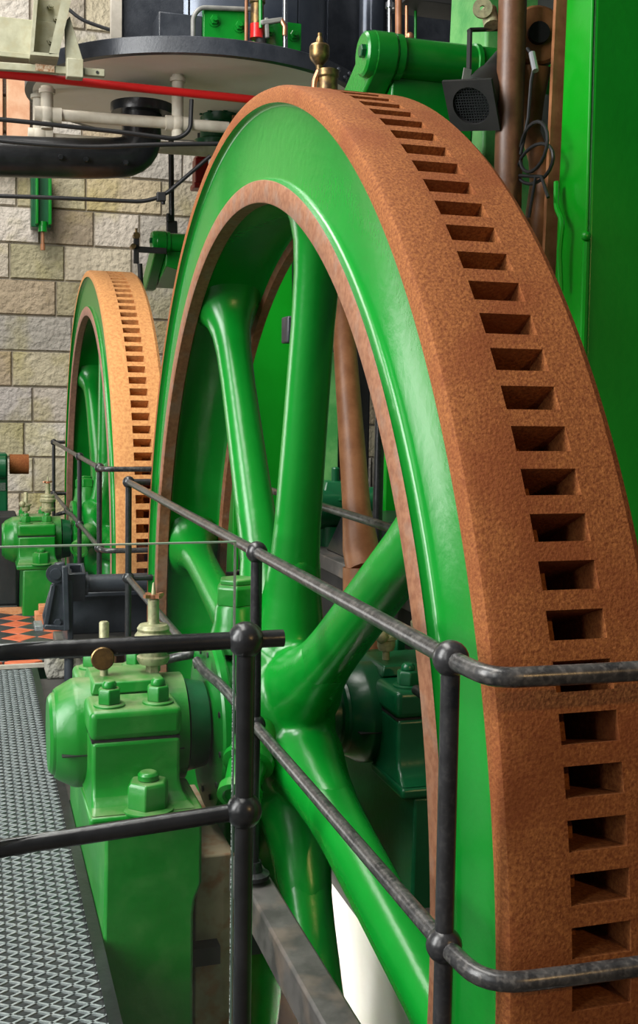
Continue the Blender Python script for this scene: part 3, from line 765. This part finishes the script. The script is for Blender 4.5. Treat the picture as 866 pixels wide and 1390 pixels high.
qa = Vector((6.600, -0.858, 3.553)); qb = Vector((6.600, -0.869, 2.816)); qc = Vector((6.600, -0.886, 2.309))
MB().cyl(qa, qb, .026, n=14).build('rod_shank', 'black', vr)
MB().bar(qb, qc, .10, .05, (1,0,0)).cyl(qb+Vector((-.05,.04,-.02)), qb+Vector((-.05,.04,.06)), .02, n=10).build('rod_fork', 'black_dull', vr, .01)
MB().hexnut(qc+Vector((-.06,0,.05)), (-1,0,0), .04, .04).hexnut(qc+Vector((-.06,.02,.14)), (-1,0,0), .04, .04).build('fork_nut', 'black_dull', vr)
rb = Vector((6.300, -1.077, 3.212))
red_box = MB().box(rb+Vector((-.08,-.06,-.10)), rb+Vector((.08,.06,.12))).box(rb+Vector((-.1,-.075,-.15)), rb+Vector((.1,.075,-.10))).box(rb+Vector((-.09,-.05,.12)), rb+Vector((.09,.05,.15))).build('oil_box', 'red_dark', None, .01)
MB().cyl(rb+Vector((0,0,.14)), (rb.x,rb.y,CC_Z), .03, n=12).build('box_pipe', 'black', red_box)
tag(red_box, 'dark red box peeping out left of the near flywheel rim', 'box')
ga = Vector((8.900, 0.168, 3.541)); gb = Vector((8.900, 0.169, 3.089))
ac = thing('wall_bracket', 'green ribbed bracket with a rusty drop rod on the stone wall', 'bracket', ga)
MB().box((8.95, ga.y-.10, gb.z-.06), (9.2, ga.y+.115, ga.z+.1)).build('bracket_back', 'green_dark_shade', ac, .01)
MB().box((8.84, ga.y-.10, gb.z-.04), (9.0, ga.y-.065, ga.z+.1)).box((8.84, ga.y+.04, gb.z-.04), (9.0, ga.y+.07, ga.z+.1)).build('bracket_rib', 'green', ac, .008)
MB().cyl((8.95, ga.y-.01, gb.z-.0), (8.95, ga.y-.01, gb.z-.11), .05, n=16).build('bracket_boss', 'green', ac)
MB().cyl((8.95, ga.y-.01, gb.z-.11), (8.95, ga.y-.01, gb.z-.30), .018, n=12).cyl((8.95, ga.y-.01, gb.z-.24), (8.95, ga.y-.01, gb.z-.31), .026, n=12).build('drop_rod', 'rod', ac)

# ------------------------------------------------------------------ steam cylinder above the far engine
CC = Vector((5.300, -0.855, 3.565))
CX_, CY_, CZ_ = CC
CR = 1.36
DT = .12              # thickness of the flange
cy = thing('steam_cylinder', 'great steam cylinder in blue black cladding on a round flange, top left', 'cylinder', (CX_, CY_, CZ_))
MB().lathe([(CR-.06,.0),(CR,.0),(CR,DT-.01),(CR-.02,DT),(CR-.44,DT)], (CX_,CY_,CZ_), (0,0,1), 96).build('flange', 'black_blue', cy, angle=30)
MB().lathe([(0,.0),(CR-.06,.0),(CR-.06,.01)], (CX_,CY_,CZ_), (0,0,1), 96).build('flange_underside', 'underside', cy)
BR = .84
BY = (5.300, -1.076, 4.062)[1]       # the barrel's axis
for k in range(12):
    a0 = PI/2+2*PI*k/12; a1 = a0+2*PI/12-.02
    vs = []; n = 10
    for i in range(n+1):
        a = a0+(a1-a0)*i/n
        for r in (BR, BR-.02):
            for zz in (DT, 2.2): vs.append((CX_+r*math.cos(a), BY+r*math.sin(a), CZ_+zz))
    fs = []
    for i in range(n):
        b_ = i*4; c_ = b_+4
        fs += [(b_,b_+1,c_+1,c_), (b_+2,c_+2,c_+3,b_+3)]
    fs += [(0,2,3,1), (n*4,n*4+1,n*4+3,n*4+2)]
    MB().add(vs, fs).build('cladding_panel', 'cladding', cy)
MB().cyl((CX_,BY,CZ_+DT),(CX_,BY,CZ_+2.2),BR-.03,n=48).build('barrel', 'black_dull', cy)
MB().lathe([(BR+.02,DT),(BR+.02,DT+.12),(BR-.01,DT+.14)], (CX_,BY,CZ_), (0,0,1), 72).build('plinth_ring', 'black_blue', cy)
cs = Vector((4.600, -0.117, 3.758))
MB().box((4.55, cs.y-.035, CZ_+DT), (4.62, cs.y+.045, CZ_+2.2)).build('corner_post', 'timber_grey', cy, .004)
cp = Vector((4.630, -0.077, 3.763)); cq = Vector((4.630, -0.690, 3.827))
MB().box((4.60, cq.y, CZ_+DT), (5.2, cs.y-.02, CZ_+2.2)).build('cladding_box', 'black_blue', cy, .01)
# lower box casing on the deck
d0 = Vector((4.250, -0.376, 3.683)); d1 = Vector((4.250, -0.694, 3.717))
MB().box((4.28, d1.y, CZ_+DT), (4.58, d0.y, CZ_+.36)).build('deck_casing', 'black_blue', cy, .01)
ga0 = Vector((4.200, -0.685, 3.701)); ga1 = Vector((4.200, -0.998, 3.734))
gb0 = Vector((4.200, -1.052, 3.740)); gb1 = Vector((4.200, -1.413, 3.778))
gx = 4.20
pl = MB().box((gx, ga1.y, CZ_+DT), (gx+.06, ga0.y, CZ_+.40)).build('lug_plate', 'green', cy, .006)
pl2 = MB().box((gx, gb1.y, CZ_+DT), (gx+.06, gb0.y, CZ_+.36)).build('lug_plate', 'green', cy, .006)
for px, pp, zz in ((290, pl, .31), (324, pl, .29), (366, pl2, .27), (400, pl2, .27)):
    t = ga0.y+(ga1.y-ga0.y)*(px-276)/58
    MB().hexnut((gx, t, CZ_+zz), (-1,0,0), .033, .03).cyl((gx-.03, t, CZ_+zz), (gx-.055, t, CZ_+zz), .016, n=12).lathe([(0,0),(.045,0),(.045,.008),(0,.008)], (gx, t, CZ_+zz), (-1,0,0), 18).build('plate_bolt', 'green', pp)
fr = MB()
for k in range(-6, 7):
    a = PI+k*.075
    fr.sphere((CX_+(CR+.002)*math.cos(a), CY_+(CR+.002)*math.sin(a), CZ_+.09), .016, 8, 6)
def onrim(px):   # point of the flange rim seen at this column, on the near side
    return None
for dy, dz in ((-.70,.07),(-.78,.04),(-.86,.07),(-.93,.035),(-.98,.08)):
    xx = CX_-math.sqrt(max(0, CR*CR-dy*dy))
    MB().sphere((xx, CY_+dy, CZ_+dz), .022, 10, 6).build('rim_rivet', 'black_blue', cy)

# fittings standing on the deck
v0 = Vector((4.120, -1.088, 3.658))
lv = thing('drain_valve', 'brass drain valve with a red collar standing on the cylinder deck', 'valve', v0)
zb_ = CZ_+DT
MB().lathe([(0,0),(.05,0),(.05,.03),(.04,.04),(.04,.09),(0,.09)], (4.12, v0.y, zb_), (0,0,1), 20).build('valve_base', 'black_dull', lv)
MB().lathe([(0,.0),(.052,0),(.052,.10),(0,.10)], (4.12, v0.y+.03, zb_+.07), (0,0,1), 20).build('red_collar', 'red', lv)
MB().lathe([(0,0),(.047,0),(.047,.14),(.058,.15),(.058,.19),(.04,.22),(.034,.27),(.045,.29),(.045,.33),(.02,.35),(0,.35)], (4.12, v0.y+.03, zb_+.17), (0,0,1), 24).build('valve_body', 'brass', lv)
MB().bar((4.05, v0.y+.02, zb_+.16), (4.05, v0.y-.14, zb_+.20), .035, .035).bar((4.05, v0.y-.02, zb_+.20), (4.05, v0.y-.03, zb_+.06), .03, .03, (1,0,0)).build('valve_arm', 'grey_pipe', lv, .008)
MB().tube([(4.05, v0.y-.13, zb_+.20),(4.04, v0.y-.155, zb_+.15),(4.04, v0.y-.155, zb_+.09)], .018, 10).build('lever_handle', 'copper', lv)
def upright(name, label, px, mname, r, top=2.0, x=4.08):
    p = {0: 0}
gp = thing('grey_hoop_pipe', 'grey pipe hooping over the black casing on the cylinder deck', 'pipe', (4.180, -0.607, 3.626))
MB().tube([(4.180, -0.607, 3.616),(4.180, -0.605, 3.881),(4.180, -0.657, 3.948),(4.180, -1.050, 3.978)], .017, 12, .06).build('pipe_run', 'grey_pipe', gp)
rr_ = MB().cyl((4.100, -0.975, 3.620), (4.100, -0.970, 4.620), .012, n=10).build('thin_rod', 'rod')
tag(rr_, 'thin rust brown rod standing left of the drain valve', 'rod', None)
rg_ = MB().cyl((4.060, -1.071, 3.814), (4.060, -1.056, 4.616), .014, n=10).build('thin_rod', 'green')
tag(rg_, 'thin bright green rod rising from the drain valve', 'rod')
rs_ = MB().cyl((4.080, -1.259, 3.628), (4.080, -1.245, 4.649), .02, n=12).build('thin_rod', 'steel')
tag(rs_, 'slim bright steel rod on the deck right of the drain valve', 'rod')
shade_top = structure(MB().lathe([(0,0),(CR,0),(CR,.12),(0,.12)], (CX_-FAR, CY_-.25, CZ_+.02), (0,0,1), 64).build('shade_disc', 'underside'))   # unseen disc added for shade, in place of the near engine's cylinder base
# second group, right of the cylinder
sc = Vector((6.850, -2.888, 4.702))
cd = MB().cyl((sc.x, sc.y, 3.2), (sc.x, sc.y, 6.0), .125, n=32).build('steam_column', 'steel')
cd.data.materials[0] = M['cladding']
tag(cd, 'blue steel clad column right of the steam cylinder', 'column')
s1 = MB().cyl((3.400, -1.810, 3.440), (3.400, -1.793, 4.263), .018, n=16).lathe([(.018,0),(.03,.004),(.03,.04),(.018,.044)], (3.400, -1.803, 3.819), (0,0,1), 16).build('thin_rod', 'steel')
tag(s1, 'bright steel rod above the green rocker shaft', 'rod')
s2 = MB().cyl((3.000, -1.723, 3.323), (3.000, -1.706, 4.102), .022, n=16).build('thin_rod', 'rod')
tag(s2, 'dark brown rod just right of the bright steel rod', 'rod')
s3 = MB().cyl((3.300, -1.891, 3.566), (3.300, -1.886, 3.816), .012, n=12).sphere((3.300, -1.912, 3.617), .03).build('thin_rod', 'copper')
tag(s3, 'short copper coloured rod above the middle of the green rocker shaft', 'rod')
s4 = MB().cyl((3.400, -1.994, 3.606), (3.400, -1.989, 3.860), .010, n=12).build('thin_rod', 'green')
tag(s4, 'short thin green rod above the green rocker shaft', 'rod')
bm_ = MB().box((3.2, (3.300, -2.690, 3.908)[1], (3.300, -2.142, 3.826)[2]), (3.5, (3.300, -1.849, 3.812)[1], (3.300, -2.141, 3.874)[2])).build('cross_beam', 'black_dull', None, .005)
tag(bm_, 'dark cross beam at the top edge behind the light green column', 'beam')
sb_ = MB().box((7.0, (7.000, -4.542, 4.769)[1], (7.000, -3.716, 4.464)[2]), (7.5, (7.000, -2.448, 4.557)[1], 6.0)).build('steam_chest', 'black_blue', None, .01)
tag(sb_, 'dark steam chest behind the rods and the green rocker shaft', 'casing')
ud = MB().box((3.6, (3.800, -2.603, 3.311)[1], (3.800, -2.365, 3.489)[2]), (4.6, (3.800, -2.055, 3.263)[1], (3.800, -2.364, 3.526)[2])).build('deck_slab', 'underside', None, .01)
tag(ud, 'off white underside of a deck slab right of the near rim top', 'slab')

# oiler behind the rim top
ob = Vector((1.491, -0.750, 2.736))
ol = thing('brass_lubricator', 'tarnished brass lubricator standing behind the top of the near rim', 'lubricator', ob)
MB().lathe([(0,-.12),(.05,-.12),(.05,-.02),(.056,-.01),(.056,.02),(.03,.03),(0,.03)], ob+Vector((0,-.03,.04)), (0,0,1), 22).build('lower_cup', 'brass', ol, angle=30)
MB().lathe([(0,.0),(.014,.0),(.018,.03),(.045,.06),(.05,.075),(.05,.12),(.044,.13),(.02,.135),(.016,.16),(.010,.17),(.012,.185),(0,.19)], ob+Vector((0,.015,.05)), (0,0,1), 22).build('upper_cup', 'brass', ol, angle=30)
MB().bar(ob+Vector((0,-.03,-.09)), (.70, -1.215, ob.z-.25), .05, .03).build('support_arm', 'green_dark_shade', ol)
MB().tube([ob+Vector((0,.015,.06)), ob+Vector((0,.04,.0)), ob+Vector((0,.045,-.12))], .014, 10, .02).build('feed_pipe', 'copper', ol)

# ------------------------------------------------------------------ pipes and cables, upper left
bd = thing('exhaust_duct', 'wide black duct pipe with an elbow turning up under the cylinder', 'pipe', (4.900, 0.165, 2.967))
MB().tube([(4.900, 3.972, 2.796),(4.900, 0.001, 2.979),(4.900, -0.352, 3.028),(4.900, -0.339, 3.372)], .150, 28, .26).build('duct_run', 'black', bd)
fd = Vector((4.900, -0.350, 3.362))
MB().lathe([(.15,-.02),(.235,-.02),(.24,.0),(.24,.05),(.15,.06)], fd, (0,0,1), 36).build('duct_flange', 'black', bd)
dp0 = Vector((4.750, 0.274, 2.939)); 
for px in (82, 115, 167):
    t = Vector((4.750, 0.274, 2.939))+Vector((0, -(px-82)*.00565, (px-82)*-.00003))
    MB().hexnut(t, (-1,0,.05), .022, .025).build('duct_bolt', 'black', bd)
rp = MB().tube([(4.350, 3.760, 3.416),(4.350, -1.183, 3.386)], .030, 18).build('fire_pipe', 'red')
tag(rp, 'bright red pipe running under the cream bracket to the flywheel', 'pipe')
def white_pipe(label, pts, r, tees, x):
    w_ = thing('steam_pipe', label, 'pipe', pts[0], 'cream pipes under the cylinder')
    MB().tube(pts, r, 16, .05).build('pipe_run', 'cream', w_)
    for c_, h in tees:
        c_ = Vector(c_)
        MB().cyl(c_+Vector((0,0,-.10)), c_+Vector((0,0,h)), r*1.05, n=16).sphere(c_, r*1.6).cyl(c_+Vector((0,-.10,0)), c_+Vector((0,.09,0)), r*1.35, n=16).lathe([(r,0),(r*1.4,.0),(r*1.4,.03),(r,.035)], c_+Vector((0,0,h-.05)), (0,0,1), 16).build('pipe_tee', 'cream', w_, angle=40)
    return w_
white_pipe('upper cream pipe with two tee fittings under the cylinder deck', [(4.550, 0.392, 3.198),(4.550, -0.950, 3.217)], .042, [((4.550, 0.382, 3.194), .20), ((4.550, -0.563, 3.212), CZ_-((4.550, -0.563, 3.212))[2])], 4.55)
white_pipe('lower cream pipe running behind the black duct', [(5.400, 0.398, 3.208),(5.400, -1.263, 3.222)], .05, [((5.400, 0.387, 3.220), CZ_-((5.400, 0.387, 3.220))[2])], 5.4)
gf = MB().lathe([(0,0),(.15,0),(.16,.02),(.16,.14),(.11,.2),(.11,.3),(0,.3)], (5.600, -1.115, 3.496), (0,0,1), 24)
for k in range(8):
    a = 2*PI*k/8
    gf.hexnut(Vector((5.600, -1.115, 3.496))+Vector((.165*math.cos(a), .165*math.sin(a), .08)), (math.cos(a), math.sin(a), 0), .026, .02)
gfo = gf.build('valve_casing', 'green_dark_shade', None, angle=30)
tag(gfo, 'dark green bolted valve casing left of the near rim under the deck', 'valve')
gf2 = MB().lathe([(0,0),(.16,0),(.18,.03),(.18,.10),(.13,.12),(.13,.30),(0,.32)], (5.700, -1.087, 3.269), (0,0,1), 24).build('valve_casing', 'green_dark_shade')
tag(gf2, 'lower dark green valve casing behind the black cables by the rim', 'valve')
def cable(label, pts, r, fil=.15):
    c_ = MB().tube(pts, r, 10, fil).build('cable', 'rubber'); tag(c_, label, 'cable', 'black cables'); return c_
cable('upper black cable sagging below the cream pipe to the duct elbow', [(4.300, 3.751, 3.125),(4.300, 1.006, 3.081),(4.300, 0.518, 3.074),(4.300, -0.145, 3.058),(4.300, -0.515, 3.041),(4.300, -0.612, 3.107),(4.300, -0.621, 3.333)], .016, .06)
cable('second black cable along the top of the duct pipe', [(4.200, 3.720, 2.979),(4.200, 1.005, 2.921),(4.200, 0.572, 2.907),(4.200, 0.123, 2.913),(4.200, -0.366, 2.972),(4.200, -0.820, 3.013)], .016)
k3 = cable('lower black cable rising to the right of the wall with a clip', [(4.400, 3.804, 2.528),(4.400, 1.010, 2.562),(4.400, 0.413, 2.582),(4.400, -0.292, 2.597),(4.400, -0.438, 2.649),(4.400, -0.780, 2.961)], .015, .14)
kc = Vector((4.400, -0.416, 2.637))
MB().box(kc+Vector((-.03,-.035,-.03)), kc+Vector((.03,.03,.035))).cyl(kc+Vector((0,-.02,-.05)), kc+Vector((0,-.02,.04)), .016, n=8).build('cable_clip', 'rubber', k3, .006)
cable('black cable looping down from the cream bracket before the wall', [(5.200, 0.196, 4.178),(5.200, 0.084, 4.096),(5.200, -0.142, 4.042),(5.200, -0.286, 4.041)], .014)

# cream crane bracket, top left
cb = thing('overhead_bracket', 'cream painted steel bracket and beam at the top left corner', 'bracket', (4.100, 0.429, 3.433))
bx0 = 4.15
def Yx(px): return None
a0 = Vector((4.150, 3.691, 3.358)); a1 = Vector((4.150, 0.347, 3.480))
MB().box((4.15, a1.y, a1.z), (4.35, a0.y, (4.150, 0.620, 3.725)[2])).build('beam', 'cream_green', cb, .006)
MB().box((4.09, a1.y+.0, a1.z-.035), (4.40, a0.y, a1.z)).build('beam_flange', 'cream_green', cb, .004)
# slanted channel with bolts
ch = MB()
def along(pa, pb, t): return Vector(pa)*(1-t)+Vector(pb)*t
tA, tB = Vector((3.950, 0.485, 3.982)), Vector((3.950, 0.528, 3.454))
uA, uB = Vector((3.950, 0.217, 4.015)), Vector((3.950, 0.342, 3.458))
dpt = Vector((.22, 0, 0)); thk = .022
def slab(a, b_, c_, d_, off): ch.hexa([a, b_, c_, d_], [Vector(q)+Vector(off) for q in (a, b_, c_, d_)])
slab(tA+dpt, uA+dpt, uB+dpt, tB+dpt, (.012, 0, 0))
sd2 = (uA-tA).normalized()*thk
slab(tA, tA+sd2, tB+sd2, tB, dpt)
slab(uA-sd2*3, uA, uB, uB-sd2*3, dpt)
slab(tB, uB, uB+Vector((0,0,-.02)), tB+Vector((0,0,-.02)), dpt)
ch.build('channel', 'cream_green', cb)
for px, py, r in ((68, 10, .022), (76, 27, .020), (69, 57, .03)):
    P0 = {(68,10): (4.170, 0.385, 3.827), (76,27): (4.170, 0.346, 3.747), (69,57): (4.170, 0.380, 3.596)}[(px, py)]
    MB().hexnut(P0, (-1,0,0), r, .03).cyl(P0, Vector(P0)+Vector((-.05,0,0)), r*.5, n=10).build('channel_bolt', 'cream_green', cb)
g0, g1, g2, g3 = [Vector(t) for t in ((4.000, 0.290, 3.322), (4.000, 0.178, 3.324), (4.000, 0.178, 3.446), (4.000, 0.266, 3.728))]
g4 = Vector((4.000, 0.300, 3.685))
gz_ = MB(); gz_.add([g0,g1,g2,g3,g4]+[q+Vector((.05,0,0)) for q in (g0,g1,g2,g3,g4)], [(4,3,2,1,0),(5,6,7,8,9),(0,1,6,5),(1,2,7,6),(2,3,8,7),(3,4,9,8),(4,0,5,9)])
gz_.build('gusset', 'cream_green', cb, .004)
MB().box(g0+Vector((-.03,0,0)), Vector((4.06, g1.y, g2.z))).build('gusset_foot', 'cream_green', cb, .006)
f0, f1 = Vector((4.050, 3.658, 3.279)), Vector((4.050, 0.029, 3.386))
MB().bar(f0, f1, .04, .052).build('flat_bar', 'cream_green', cb, .006)
MB().bar((4.025, 0.491, 3.377), (4.025, 0.366, 3.375), .006, .045).build('flake_patch', 'flake', cb)
fh = Vector((4.028, 0.081, 3.384))
MB().cyl(fh, fh+Vector((-.004,0,0)), .010, n=10).build('bar_hole', 'black_dull', cb)

# ------------------------------------------------------------------ small machine at the left edge, before the wall
pm = Vector((6.400, 0.520, 0.570))
bp = thing('belt_pulley', 'small rusty pulley on a green stand at the left edge before the wall', 'pulley', (pm.x, pm.y, FLOOR))
MB().cyl((6.400, 0.596, 0.571), (6.400, 0.432, 0.570), .088, n=28).build('pulley_drum', 'rust', bp)
p1_ = Vector((6.400, 0.615, 0.669))
MB().box((6.3, p1_.y, FLOOR), (6.6, p1_.y+.3, p1_.z)).build('stand', 'green_dark_shade', bp, .02)
MB().cyl((6.28, p1_.y+.02, .55), (6.28, p1_.y+.28, .55), .10, n=24).build('stand_boss', 'green_dark_shade', bp)
MB().box((6.29, p1_.y+.02, (6.290, 0.662, 0.383)[2]-.04), (6.30, p1_.y+.10, (6.290, 0.662, 0.383)[2]+.03)).build('name_plate', 'steel', bp)
ck = Vector((5.900, 0.752, -0.086))
cab = MB().box((5.75, (5.750, 0.553, -0.195)[1], FLOOR-.03), (6.2, (5.750, 0.553, -0.195)[1]+.7, (5.750, 0.635, 0.178)[2])).build('dark_cabinet', 'black_dull', None, .02)
tag(cab, 'dark brown black cabinet at the left edge beside the far bearing', 'cabinet')

# ------------------------------------------------------------------ machinery behind the near wheel
mb = thing('engine_bed', 'black engine bed with a dusty top behind the flywheel spokes', 'bed', (1.0, -1.0, FLOOR))
bt = (1.495, -0.920, 0.327)
MB().box((.6, -2.2, FLOOR-.03), (2.9, -.94, bt[2]-.08)).build('bed_block', 'black_dull', mb, .01)
MB().box((.58, -2.2, bt[2]-.08), (2.92, -.92, bt[2])).build('bed_top', 'bed', mb, .006)
MB().hexa([(1.35,-1.6,bt[2]),(2.1,-1.6,bt[2]),(2.1,-1.0,bt[2]),(1.35,-1.0,bt[2])], [(1.50,-1.6,bt[2]+.22),(2.1,-1.6,bt[2]+.22),(2.1,-1.1,bt[2]+.22),(1.50,-1.1,bt[2]+.22)]).build('bed_housing', 'black', mb, .01)
vp_ = Vector((2.320, -1.100, 0.542))
vs_ = thing('pump_casing', 'small dark green pump casing on the engine bed between the spokes', 'pump', vp_)
MB().cyl(vp_+Vector((-.05,.22,0)), vp_+Vector((.05,-.28,0)), .12, n=24).build('pump_barrel', 'green_dark_shade', vs_)
MB().hexa([vp_+Vector(t) for t in ((-.12,-.2,.05),(.2,-.2,.05),(.2,.1,.05),(-.12,.1,.05))], [vp_+Vector(t) for t in ((-.02,-.12,.16),(.1,-.12,.16),(.1,.04,.16),(-.02,.04,.16))]).cyl(vp_+Vector((.03,-.03,.15)), vp_+Vector((.03,-.03,.24)), .025, n=12).build('pump_bonnet', 'green_dark_shade', vs_, .01)
MB().cyl(vp_+Vector((0,0,-.30)), vp_+Vector((0,0,-.1)), .1, n=20).build('pump_foot', 'green_dark_shade', vs_)
cz_ = MB().box((3.2, (3.200, -1.646, 1.096)[1], -.5), (3.4, (3.200, -1.238, 1.092)[1], (3.200, -1.413, 1.678)[2])).build('dark_backing_box', 'black_dull', None, .02)  # black box added to give the deep dark behind the spokes
tag(cz_, 'black box added for the darkness behind the brown connecting rod', 'casing')
cbm = MB().box((2.85, (2.850, -1.589, 1.941)[1], (2.850, -1.399, 1.527)[2]), (3.0, (2.850, -0.964, 1.913)[1], (2.850, -1.396, 1.693)[2])).build('cross_beam', 'black_blue', None, .01)
tag(cbm, 'blue black cross beam seen through the upper spokes', 'beam')
gpil = MB().box((3.05, (3.050, -1.377, 1.477)[1], -.4), (3.15, (3.050, -1.188, 1.472)[1], (3.050, -1.267, 1.484)[2])).build('pump_column', 'green_pale', None, .01)
tag(gpil, 'faded green column just right of the upright spoke', 'column')
pole = MB().cyl((1.128, -0.950, 0.407), (1.109, -0.950, 1.743), .024, n=18).build('stay_rod', 'pipe_rail')
tag(pole, 'dark steel stay rod right of the brown connecting rod', 'rod')
gpn = MB().box((2.2, (2.200, -1.557, 0.764)[1], -.4), (2.3, (2.200, -1.387, 0.765)[1], 1.45)).build('machine_guard', 'green_frame', None, .01)
tag(gpn, 'narrow bright green guard panel beside the dark stay rod', 'panel')
cw = Vector((.35, -.78, -.02))
ckw = thing('crank_disc', 'dark green crank disc deep behind the near flywheel hub', 'crank', (0.0, -1.0, 0))
MB().lathe([(0,0),(.36,0),(.38,.02),(.38,.12),(.36,.14),(0,.14)], (0.05,-1.02,-.05), (0,1,0), 56).build('disc', 'green_dark_shade', ckw, angle=35)
hp = Vector((0.389, -0.620, -0.252))

# spotlight and its cable
s0 = Vector((-0.075, -0.850, 2.260))
sp = thing('spotlight', 'black stage spotlight with a square mesh front beside the brown piston rod', 'lamp', s0)
sdir = Vector((-.46, .62, -.62)).normalized()
d_, u0_, v0_ = frame_of(sdir)
u_ = u0_*math.cos(-.12)+v0_*math.sin(-.12); v_ = -u0_*math.sin(-.12)+v0_*math.cos(-.12)
MB().lathe([(0,-.36),(.05,-.36),(.062,-.34),(.062,-.20),(.07,-.18),(.078,-.02),(.078,.0),(.07,.0)], s0, sdir, 30).build('lamp_body', 'black_dull', sp, angle=30)
fr_ = MB()
vs = []; n = 48
for k in range(n):
    a = 2*PI*k/n; ca, sa = math.cos(a), math.sin(a); q = .098/max(abs(ca), abs(sa))
    for r_, h_ in ((.072, .0), (q, .0), (q, .012), (.072, .012)): vs.append(s0+sdir*h_+u_*ca*r_+v_*sa*r_)
fr_.add(vs, [(k*4+c_, k*4+(c_+1) % 4, ((k+1) % n)*4+(c_+1) % 4, ((k+1) % n)*4+c_) for k in range(n) for c_ in range(4)])
fr_.build('lamp_frame', 'black_dull', sp)
ms = MB()
for k in range(-6, 7):
    t = k*.0107
    ln = math.sqrt(max(0, .072**2-t*t))
    ms.bar(s0+sdir*.0+u_*t-v_*ln, s0+sdir*.0+u_*t+v_*ln, .003, .003, sdir)
    ms.bar(s0+sdir*.0+v_*t-u_*ln, s0+sdir*.0+v_*t+u_*ln, .003, .003, sdir)
gmsh = ms.build('lamp_mesh', 'black', sp); gmsh['kind'] = 'stuff'
MB().cyl(s0-sdir*.06, s0-sdir*.05, .077, n=24).build('lamp_reflector', 'grate_bed', sp)
MB().bar(s0-sdir*.14+Vector((0,.075,.0)), s0-sdir*.14+Vector((0,.075,.20)), .03, .008, (0,1,0)).bar(s0-sdir*.14+Vector((0,.08,.20)), s0-sdir*.14+Vector((0,-.07,.22)), .03, .008).bar(s0-sdir*.14+Vector((0,-.075,.0)), s0-sdir*.14+Vector((0,-.07,.22)), .03, .008, (0,1,0)).build('lamp_yoke', 'black_dull', sp)
MB().cyl(s0-sdir*.14+Vector((-.03,-.0,.215)), s0-sdir*.14+Vector((.0,.0,.28)), .03, n=14).lathe([(.01,0),(.036,0),(.036,.014),(.01,.014)], s0-sdir*.14+Vector((-.03,.04,.27)), (-1,.4,0), 18, True).build('yoke_clamp', 'brass_dusty', sp)
MB().bar(s0+u_*0+Vector((-.02,.04,.06)), s0+Vector((-.02,.03,.12)), .03, .006, (1,0,0)).build('lamp_latch', 'grey_pipe', sp)
wire = []
for k in range(40):
    a = 2*PI*k/20
    c0 = Vector((-0.258, -1.020, 2.081)) if k < 20 else Vector((-0.228, -1.020, 2.030))
    wire.append(c0+Vector((.12*math.cos(a), 0.02*math.sin(a*.5), .085*math.sin(a)*(1 if k < 20 else .8))))
lc = MB().tube([(-0.169, -1.020, 2.451),(-0.234, -1.020, 2.396),(-0.205, -1.020, 2.327),(-0.190, -1.020, 2.200)]+wire+[(-0.303, -1.020, 1.970),(-0.356, -1.020, 1.889)], .0065, 8).build('cable', 'rubber')
tag(lc, 'coiled black lamp cable hanging beside the bronze link rod', 'cable', 'black cables')
lc2 = MB().tube([(-0.259, -1.020, 1.978),(-0.217, -1.020, 1.841)], .006, 8).build('cable_tail', 'rubber', lc)
MB().tube([(-0.244, -1.000, 2.412),(-0.275, -1.000, 2.342)], .012, 10).build('cable_tape', 'silver_tape', lc)
